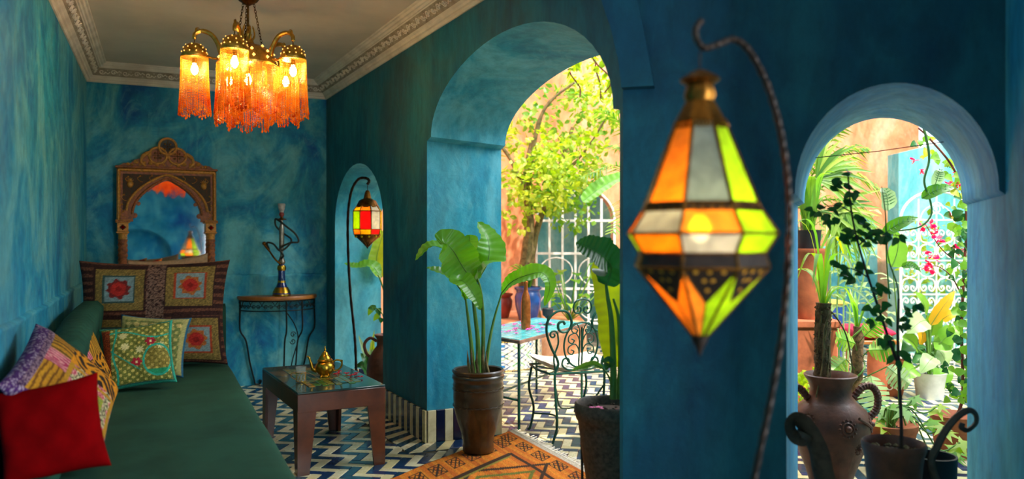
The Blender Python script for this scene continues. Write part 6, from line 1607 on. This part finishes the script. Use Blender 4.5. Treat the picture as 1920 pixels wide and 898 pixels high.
tops = [(1660, 800), (1700, 770), (1740, 790), (1770, 800), (1690, 830), (1735, 840), (1800, 830), (1670, 760), (1715, 745), (1760, 760), (1650, 775), (1785, 845)]
for k, (x, y) in enumerate(tops):
    c = Wf(x, y, rr.uniform(-.12, .12)); m = MB(); P = catmull([V(0, 0, .22), V(c.x*.3, c.y*.3, .35), V(c.x*.7, c.y*.7, c.z-.04), c], 5); m.tube(P, .0045, 5); m.build('stem', M['green_stem'], fig)
    for q in range(2):
        a = rr.uniform(0, 6.28); d = V(math.cos(a), -abs(math.sin(a))*.6, rr.uniform(-.3, .2)).normalized(); lobed('leaf', c-V(0, 0, q*.03), d, V(rr.uniform(-.3, .3), -.5, .9), rr.uniform(.075, .12), M['leaf_mid'] if k % 3 else M['leaf_sun'], fig, k)
# ---- philodendron in a white pot
pr0 = (3.43, 6.35, 0); ph = thing('potted_philodendron', 'philodendron with big glossy and yellowing leaves in a white pot', 'potted plant', pr0)
potmesh([(.001, 0), (.10, 0), (.125, .20), (.13, .21), (.115, .21), (.001, .18)], M['pot_white'], ph, 32); soil(ph, .11, .185, 6)
def Wh(px, py, dY=0): return W(px, py, 6.35+dY, pr0)
for k, (x0, y0, x1, y1, w_, mt) in enumerate(((1735, 600, 1700, 625, .09, 'leaf_pale'), (1745, 610, 1790, 545, .05, 'leaf_yellow'), (1738, 590, 1715, 548, .06, 'leaf_mid'), (1725, 640, 1690, 660, .09, 'leaf_dark'), (1720, 655, 1690, 632, .08, 'leaf_mid'), (1750, 640, 1785, 655, .10, 'leaf_mid'), (1755, 655, 1775, 690, .11, 'leaf_pale'), (1750, 670, 1725, 700, .07, 'leaf_pale'), (1760, 690, 1765, 735, .10, 'leaf_mid'), (1745, 630, 1752, 580, .07, 'leaf_mid'), (1730, 610, 1725, 650, .06, 'leaf_yellow'), (1765, 640, 1800, 620, .08, 'leaf_mid'), (1740, 670, 1710, 680, .07, 'leaf_dark'), (1765, 600, 1796, 590, .05, 'leaf_yellow'), (1715, 690, 1690, 710, .08, 'leaf_mid'))):
    dY = ((k*37) % 7-3)*.03; a, b = Wh(x0, y0, dY), Wh(x1, y1, dY-.05); base = V(0, 0, .18)
    m = MB(); m.tube(catmull([base, base.lerp(a, .5)+V(0, 0, .06), a], 6), [.010]*7+[.008]*6, 6) if False else m.tube(catmull([base, base.lerp(a, .5)+V(0, 0, .06), a], 6), .008, 6); m.build('stem', M['green_stem'], ph)
    leaf_obj('leaf', [a, a.lerp(b, .35)+V(0, -.02, .025), a.lerp(b, .7)+V(0, -.02, .02), b], w_, M[mt], ph, rib=.003, shape='ovate', n=5, sub=4, up=V(.2*(-1)**k, -.75, .6), seed=90+k)
# ---- terracotta pots: plain and pierced
simple_pot('terracotta_pot', 'tall plain terracotta pot left of the white philodendron pot', (2.98, 6.30, 0), .085, .40, M['terracotta'], neck=.9, seed=7)
t_ = simple_pot('terracotta_pot', 'terracotta pot with pale scroll reliefs beside the white philodendron pot', (3.18, 6.45, 0), .105, .30, M['terracotta'], neck=.95, seed=8)
m = MB()
for k in range(8):
    a = 2*PI*k/8
    for z in (.09, .17): m.tube([V((.093+.02*z)*math.cos(a+.28*math.cos(x)), (.093+.02*z)*math.sin(a+.28*math.cos(x)), z+.03*math.sin(x)) for x in [2*PI*i/12 for i in range(12)]], .005, 5, closed=True)
stuff(m.build('scroll_relief', M['cushion_white'], t_))
# ---- stacked terracotta at the left
st1 = thing('terracotta_planter', 'big square terracotta planter stacked under a tall pot by the left reveal', 'planter', (2.13, 5.55, 0))
m = MB(); m.bbox(-.15, .15, -.15, .15, 0, .68, .012); m.build('body', M['terracotta'], st1); m = MB(); m.bbox(-.165, .165, -.165, .165, .68, .735, .01); m.build('rim', M['terracotta'], st1)
st2 = thing('terracotta_pot', 'tall round terracotta pot holding a black nursery pot, on the square planter', 'pot', (2.13, 5.55, .7355))
potmesh([(.001, 0), (.10, 0), (.105, .02), (.12, .30), (.125, .46), (.135, .475), (.135, .50), (.115, .50), (.11, .45), (.001, .42)], M['terracotta'], st2, 28)
st3 = thing('potted_plant', 'black nursery pot with upright pale green leaves on the terracotta pot', 'potted plant', (2.13, 5.55, 1.157))
potmesh([(.001, 0), (.07, 0), (.085, .20), (.09, .21), (.08, .21), (.001, .18)], M['pot_black'], st3, 24)
for k in range(9):
    a = k*.75; leaf_obj('leaf', [V(0, 0, .17), V(.04*math.cos(a), .04*math.sin(a), .32), V(.10*math.cos(a), .10*math.sin(a), .44+.02*k), V(.18*math.cos(a), .18*math.sin(a), .46+.02*k)], .045, M['leaf_mid'] if k % 2 else M['leaf_palm'], st3, shape='ovate', n=5, sub=4, seed=k, rib=.002)
# ---- bright ground plant at the left foot
gp = thing('leafy_plant', 'low clump of bright yellow green leaves on the floor by the left reveal', 'plant', (1.93, 4.86, 0))
potmesh([(.001, 0), (.09, 0), (.11, .14), (.115, .15), (.10, .15), (.001, .12)], M['terracotta'], gp, 24)
m = MB(); cloud(m, (0, 0, .32), (.17, .15, .17), 150, .06, 77, .35, .0); 
for k in range(10): m.tube([V(0, 0, .12), V(.1*math.cos(k*.7), .1*math.sin(k*.7), .34)], .004, 4)
stuff(m.build('foliage', M['leaf_sun'], gp, smooth=False))
# ---- teal coiled pot with second pole
tcp = thing('coiled_pot', 'low round teal pot of coiled mosaic ribs with a climbing plant', 'potted plant', (2.30, 5.15, 0))
m = MB()
for k in range(7):
    z = .02+k*.035; r_ = .13+.045*math.sin(PI*(k+.5)/7); m = MB(); m.tube([V(r_*math.cos(a), r_*math.sin(a), z+.004*math.sin(6*a)) for a in [2*PI*i/36 for i in range(36)]], .020, 7, closed=True); m.build('coil', simple('teal_glaze_%d' % (k % 2), hexc('2A8A8A' if k % 2 else '1F5F70'), .25, 0, .4, 20, .2, .5, .4), tcp)
soil(tcp, .125, .22, 4)
m = MB(); P = [V(0, 0, .16), V(.0, 0, .45), V(.01, 0, .72)]; m.tube(catmull(P, 8), [.035+.003*math.sin(i*2) for i in range(17)], 10); m.build('pole', M['moss'], tcp)
m = MB(); rr = random.Random(17); P = [V(.045*math.cos(i*.7), .045*math.sin(i*.7), .2+.032*i) for i in range(18)]; m.tube(catmull(P, 3), .006, 5); m.build('stem', M['green_stem'], tcp)
def monstera(name, c, d, up, L, mat, par):
    s = d.cross(up).normalized(); nn = s.cross(d).normalized(); m = MB(); N = 7
    m.tube([c, c+d*L*.5, c+d*L-nn*L*.1], [.003, .003, .001], 4)
    for sg in (-1, 1):
        for k in range(N):
            t0, t1 = k/N, (k+.62)/N; w0 = L*.5*math.sin(PI*(.10+.86*t0))**.7; w1 = L*.5*math.sin(PI*(.10+.86*t1))**.7
            a0, a1 = c+d*L*t0, c+d*L*((k+1)/N); b0_, b1_ = c+d*L*(t0+.08)+s*sg*w0-nn*w0*.3, c+d*L*(t1+.08)+s*sg*w1-nn*w1*.3
            m0, m1 = a0.lerp(b0_, .45), a1.lerp(b1_, .45)
            m.add([a0, a1, m1, m0, b1_, b0_], [(0, 1, 2, 3), (3, 2, 4, 5)])
    return m.build(name, mat, par, smooth=False)
for k, (x, y, dx, dz, L) in enumerate(((.02, -.15, .1, -.9, .22), (.15, -.1, .7, -.6, .17), (-.12, -.1, -.6, -.4, .16), (.05, -.05, .9, .1, .16), (-.05, -.08, -.9, .3, .15), (.0, -.1, .3, .4, .14))):
    c = V(x, y, .42+.05*k); m = MB(); m.tube([V(0, 0, .3+.06*k), c], .004, 4); m.build('stem', M['green_stem'], tcp); monstera('leaf', c, V(dx, -.25, dz).normalized(), V(0, -1, .4), L, M['leaf_pale'] if k < 2 else M['leaf_mid'], tcp)
for k in range(10):
    a = k*1.3; leaf_obj('leaf', [V(0, 0, .68), V(.06*math.cos(a), .06*math.sin(a), .85), V(.18*math.cos(a), .15*math.sin(a), .92+.03*(k % 4))], .014, M['leaf_mid'], tcp, rib=0, shape='strap', n=3, sub=5, seed=k)
# ---- pink cushioned stool and blue tub
sto = thing('low_stool', 'low wooden stool with a crimson cushion in the sunny courtyard', 'stool', (3.42, 7.55, 0))
for x in (-.22, .22):
    for y in (-.16, .16): m = MB(); m.tube([(x, y, 0), (x*.92, y*.92, .30)], .018, 8); m.build('leg', M['wood'], sto)
m = MB(); m.bbox(-.26, .26, -.2, .2, .30, .335, .006); m.build('seat', M['wood'], sto)
pc = pillow('cushion', .50, .40, .13, None, simple('crimson_cloth', hexc('C8204A'), .85, 0, .3, 9, .2), 'crimson cushion lying on the low stool in the sunny courtyard', loc=(3.42, 7.36, .405), rot=(-PI/2, 0, 0), n=30, seed=9)
tub = thing('blue_tub', 'blue glazed tub with yellow lid behind the thin dark stems', 'tub', (3.28, 8.2, 0))
potmesh([(.001, 0), (.2, 0), (.24, .5), (.25, .62), (.22, .62), (.001, .58)], M['pot_blue'], tub, 28); m = MB(); m.lathe([(.26, .62), (.27, .64), (.2, .66), (.01, .665)], 28); m.build('lid', simple('yellow_enamel', hexc('C8B848'), .4), tub)
oc = thing('courtyard_chair', 'small orange and blue painted wooden chair against the far salmon wall', 'chair', (3.42, 8.75, 0))
for x in (-.17, .17):
    for y in (-.15, .15): m = MB(); m.bbox(x-.018, x+.018, y-.018, y+.018, 0, 1.22 if y > 0 else .44, .003); m.build('leg', M['turq_wall'], oc)
m = MB(); m.bbox(-.2, .2, -.18, .18, .44, .47, .004); m.build('seat', simple('orange_paint', hexc('D8782C'), .5), oc)
for z in (.66, .84, 1.02, 1.16): m = MB(); m.bbox(-.16, .16, .14, .16, z, z+.09, .004); m.build('back_slat', bpy.data.materials['orange_paint'], oc)
# ---- white scrolled screen
scr = thing('iron_screen', 'tall white scrollwork iron screen with arched top before the turquoise wall', 'screen', (4.02, 8.0, 0))
SWd, SH = .74, 1.50
m = MB(); m.tube([V(0, 0, 0), V(0, 0, SH)]+[V(x, 0, z) for x, z in arch(0, SWd, SH, SH+.30, None, 20)][1:-1]+[V(SWd, 0, SH), V(SWd, 0, 0)], .014, 6); m.build('frame', M['white_iron'], scr)
for z in (.03, .38, .73, 1.08, SH): m = MB(); m.tube([V(0, 0, z), V(SWd, 0, z)], .009, 6); m.build('rail', M['white_iron'], scr)
for k in (1, 2, 3): x = SWd*k/4; m = MB(); m.tube([V(x, 0, .0), V(x, 0, SH+.27 if k == 2 else SH+.22)], .008, 6); m.build('bar', M['white_iron'], scr)
def sc_motif(c, r, flip):
    m = MB()
    for sg in (-1, 1):
        pts = [c+V(sg*.006, 0, -r*flip), c+V(sg*r*.75, 0, -r*.75*flip), c+V(sg*r*.95, 0, 0), c+V(sg*r*.6, 0, r*.62*flip), c+V(sg*r*.2, 0, r*.4*flip), c+V(sg*r*.25, 0, r*.02*flip), c+V(sg*r*.55, 0, r*.08*flip), c+V(sg*r*.5, 0, r*.3*flip)]
        m.tube(catmull(pts, 4), .008, 5)
    return m
mesh_m = {}
for i in range(4):
    for j in range(8):
        x = SWd*(i+.5)/4; z = .118+j*.175+ (0); f = 1 if j % 2 else -1
        if f not in mesh_m: o = sc_motif(V(0, 0, 0), .082, f).build('scroll', M['white_iron'], scr); mesh_m[f] = o.data; o.location = (x, 0, z)
        else: inst(mesh_m[f], 'scroll', scr, (x, 0, z))
m = MB()
for a in range(5): m.tube([V(SWd/2+(.03+.045*a)*math.cos(t), 0, SH+(.03+.045*a)*math.sin(t)*.95) for t in [PI*i/16 for i in range(17)]], .006, 5) if a in (1, 3) else None
m.tube([p+V(SWd/2, 0, SH+.12) for p in [V(.07*(1-i/30)*math.cos(i*.45), 0, .07*(1-i/30)*math.sin(i*.45)) for i in range(28)]], .007, 5); stuff(m.build('arched_tracery', M['white_iron'], scr))
# ---- flowering climber at the right reveal
fv = (2.66, 4.65, 0); vine = thing('bougainvillea', 'flowering climber with crimson bracts running up beside the right reveal', 'climbing plant', fv)
potmesh([(.001, 0), (.10, 0), (.13, .22), (.14, .25), (.12, .25), (.001, .2)], M['terracotta'], vine, 24)
def Wb(px, py, dY=0): return W(px, py, 4.65+dY, fv)
stem_(vine, [V(0, 0, .2), Wb(1805, 740), Wb(1803, 620), Wb(1808, 500), Wb(1812, 400), Wb(1790, 320), Wb(1745, 262), Wb(1722, 240)], .010, 'red_stem')
stem_(vine, [Wb(1808, 500), Wb(1780, 480), Wb(1760, 460), Wb(1735, 420)], .004, 'red_stem'); stem_(vine, [Wb(1806, 560), Wb(1785, 520), Wb(1760, 500), Wb(1740, 500)], .004, 'red_stem')
stem_(vine, [Wb(1815, 700, .05), Wb(1817, 600, .05), Wb(1816, 500, .05), Wb(1820, 380, .05)], .014, 'bark')
rr = random.Random(23); lv_ = 0
path = catmull([Wb(1803, 740), Wb(1803, 620), Wb(1806, 500), Wb(1808, 420), Wb(1795, 330), Wb(1745, 262)], 12)
for k in range(240):
    p = path[int(len(path)*rr.random()**1.5)]+V(rr.uniform(-.09, .10), rr.uniform(-.1, .08), rr.uniform(-.04, .04)); a = rr.uniform(0, 6.28)
    d = V(math.cos(a), -.3, math.sin(a)*.7-.2).normalized(); l = rr.uniform(.035, .07)
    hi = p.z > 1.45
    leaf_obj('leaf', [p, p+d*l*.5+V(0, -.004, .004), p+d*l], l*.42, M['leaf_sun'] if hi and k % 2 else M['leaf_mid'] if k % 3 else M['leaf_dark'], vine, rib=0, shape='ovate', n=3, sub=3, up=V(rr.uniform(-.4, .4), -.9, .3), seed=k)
for k, (x, y) in enumerate(((1788, 405), (1792, 325), (1790, 345), (1780, 345), (1798, 342), (1760, 448), (1768, 455), (1795, 466), (1800, 470), (1748, 480), (1755, 486), (1742, 492), (1738, 500), (1748, 505), (1730, 425), (1745, 420), (1752, 428), (1735, 500), (1715, 300), (1728, 318), (1740, 470), (1752, 440))):
    m = MB(); c = Wb(x, y, rr.uniform(-.08, .05))
    for q in range(5): small_leaf(m, c, rvec(rr).normalized(), V(0, 0, 1), .034, .015)
    m.build('flower', M['bougain'], vine, smooth=False)
# ---- striped-leaf climber hanging over the arch
sc0 = (2.12, 4.05, 0); scl = thing('striped_climber', 'hanging vine with cream striped leaves and a looping stem inside the right arch', 'climbing plant', sc0)
def Wk(px, py, dY=0): return W(px, py, 4.05+dY, sc0)
stem_(scl, [Wk(1722, 205), Wk(1737, 260), Wk(1742, 300), Wk(1733, 340), Wk(1745, 380), Wk(1745, 405), Wk(1725, 425), Wk(1690, 432), Wk(1668, 432)], .007, 'green_stem')
def striped(x0, y0, x1, y1, w_, mt='leaf_banana'):
    a, b = Wk(x0, y0), Wk(x1, y1); o = leaf_obj('leaf', [a, a.lerp(b, .35)+V(0, -.02, .02), a.lerp(b, .7)+V(0, -.02, .015), b], w_, M[mt], scl, shape='ovate', n=5, sub=5, up=V(0, -.8, .6), seed=int(x0), rib=.002)
    m = MB(); d = b-a; s = V(-d.z, 0, d.x).normalized()
    for k in range(1, 7):
        for sg in (-1, 1):
            p = a.lerp(b, k/8)+V(0, -.027, .018); w2 = w_*.75*math.sin(PI*(k/8)**.6)
            m.tube([p+s*sg*.003, p+d*.05+s*sg*w2+V(0, -.004, 0)], [.0035, .001], 4)
    m.build('stripe', M['leaf_pale'], o, smooth=False)
striped(1655, 440, 1722, 408, .035); striped(1728, 372, 1790, 352, .035); striped(1665, 395, 1652, 352, .048, 'leaf_pale'); striped(1752, 350, 1760, 318, .03, 'leaf_pale'); striped(1690, 500, 1728, 512, .022)
stem_(scl, [Wk(1668, 560), Wk(1662, 480), Wk(1660, 395)], .004, 'green_stem')
leaf_obj('leaf', [Wk(1672, 500, .6), Wk(1680, 480, .6), Wk(1684, 455, .6), Wk(1676, 430, .6)], .062, M['leaf_mid'], scl, shape='ovate', sub=5, up=V(0, -.95, .2), seed=7)
stem_(scl, [Wk(1690, 860, .6), Wk(1684, 700, .6), Wk(1682, 600, .6), Wk(1674, 505, .6)], .006, 'green_stem')
c0_, c1z = Bw(.690, 1.685)+db*.8, Bw(1.256, 1.745)+db*.8
m = MB(); m.tube([c0_, c0_.lerp(c1z, .5)-V(0, 0, .006), c1z], .0022, 5); cd = m.build('cord', M['cord'], None); tag(cd, 'thin dark cord strung across the opening of the right arch', 'cord')
# ---- palm behind the left side
palm('feather_palm', 'feathery palm behind the left side of the right arch', (2.55, 7.0, 0), [(V(0, 0, 1.6), V(.55, -.2, 2.1), .15), (V(0, 0, 1.6), V(.7, -.3, 1.7), .2), (V(0, 0, 1.6), V(.6, -.5, 1.3), .2), (V(0, 0, 1.6), V(.3, -.3, 2.3), .1), (V(0, 0, 1.6), V(-.3, -.3, 2.2), .15), (V(0, 0, 1.6), V(-.5, .1, 1.9), .15), (V(0, 0, 1.6), V(.2, -.7, 1.9), .2), (V(0, 0, 1.6), V(.35, -.5, 1.05), .2)], 'leaf_palm', seed=60, trunk=[(0, 0, 0), (.02, 0, .8), (0, 0, 1.6)], l=.34)
fpn = thing('fan_palm', 'fan palm with dark green pointed blades high at the left of the right arch', 'palm', (2.30, 6.1, 0))
def Wfp(px, py, Y=5.9): return W(px, py, Y, (2.30, 6.1, 0))
tb([(0, 0, 0), (.03, 0, .8), (.0, 0, 1.45)], .045, .03, 'trunk', 'bark', fpn)
rr = random.Random(31)
for (hx_, hy_, n_, a0, a1, L_) in ((1530, 335, 17, -.7, 1.5, .42), (1560, 400, 14, -1.6, .6, .40), (1585, 395, 12, -2.2, -.9, .36)):
    hb = Wfp(hx_, hy_); m = MB(); m.tube(catmull([V(0, 0, 1.42), V(0, 0, 1.42).lerp(hb, .5)+V(0, 0, .05), hb], 5), .008, 5); m.build('leaf_stalk', M['green_stem'], fpn)
    m = MB()
    for k in range(n_):
        a = a0+(a1-a0)*k/(n_-1); d = V(math.cos(a), rr.uniform(-.15, .1), math.sin(a)); l = L_*rr.uniform(.85, 1.1)
        blade(m, [hb, hb+d*l*.5+V(0, 0, .01), hb+d*l-V(0, 0, l*.16)], .017, 'strap', n=3, sub=4, up=V(0, -1, .2), seed=k)
    m.build('fan_leaf', M['leaf_palm'], fpn, angle=0)
sb = thing('leafy_shrub', 'leafy shrub with pale broad leaves filling the middle of the right arch view', 'shrub', (2.95, 7.0, 0))
m = MB(); rr = random.Random(44)
for k in range(150):
    c = V(rr.uniform(-.42, .42), rr.uniform(-.3, .3), rr.uniform(.4, 1.6)); a = rr.uniform(0, 6.28); d = V(math.cos(a), math.sin(a), -.2)
    blade(m, [c, c+d*.06+V(0, 0, .02), c+d*.14], .035, 'ovate', n=3, sub=3, seed=k)
for k in range(8): m.tube([V(.03*k-.1, 0, 0), V(.06*k-.25, 0, .7), V(.09*k-.33, .02, 1.2)], .008, 5)
stuff(m.build('foliage', M['leaf_pale'], sb, smooth=False))
sb2 = thing('leafy_shrub', 'sunlit flowering shrub climbing the turquoise wall at the far right', 'shrub', (5.35, 7.9, 0))
m = MB(); cloud(m, (0, 0, 1.7), (.55, .25, .9), 500, .09, 51); cloud(m, (-.1, -.1, .8), (.5, .3, .5), 200, .09, 52); cloud(m, (-.9, .3, 1.1), (.35, .12, .5), 160, .08, 53)
for k in range(5): m.tube([V(0, 0, 0), V(.1*k-.2, 0, .8), V(.15*k-.3, 0, 1.9)], .012, 5)
stuff(m.build('foliage', M['leaf_sun'], sb2, smooth=False))
m = MB(); rr = random.Random(9)
for k in range(26):
    c = V(rr.uniform(-.5, .45), -.3, rr.uniform(.9, 2.4))
    for q in range(4): small_leaf(m, c, rvec(rr).normalized(), V(0, 0, 1), .06, .028)
stuff(m.build('flowers', M['bougain'], sb2, smooth=False))
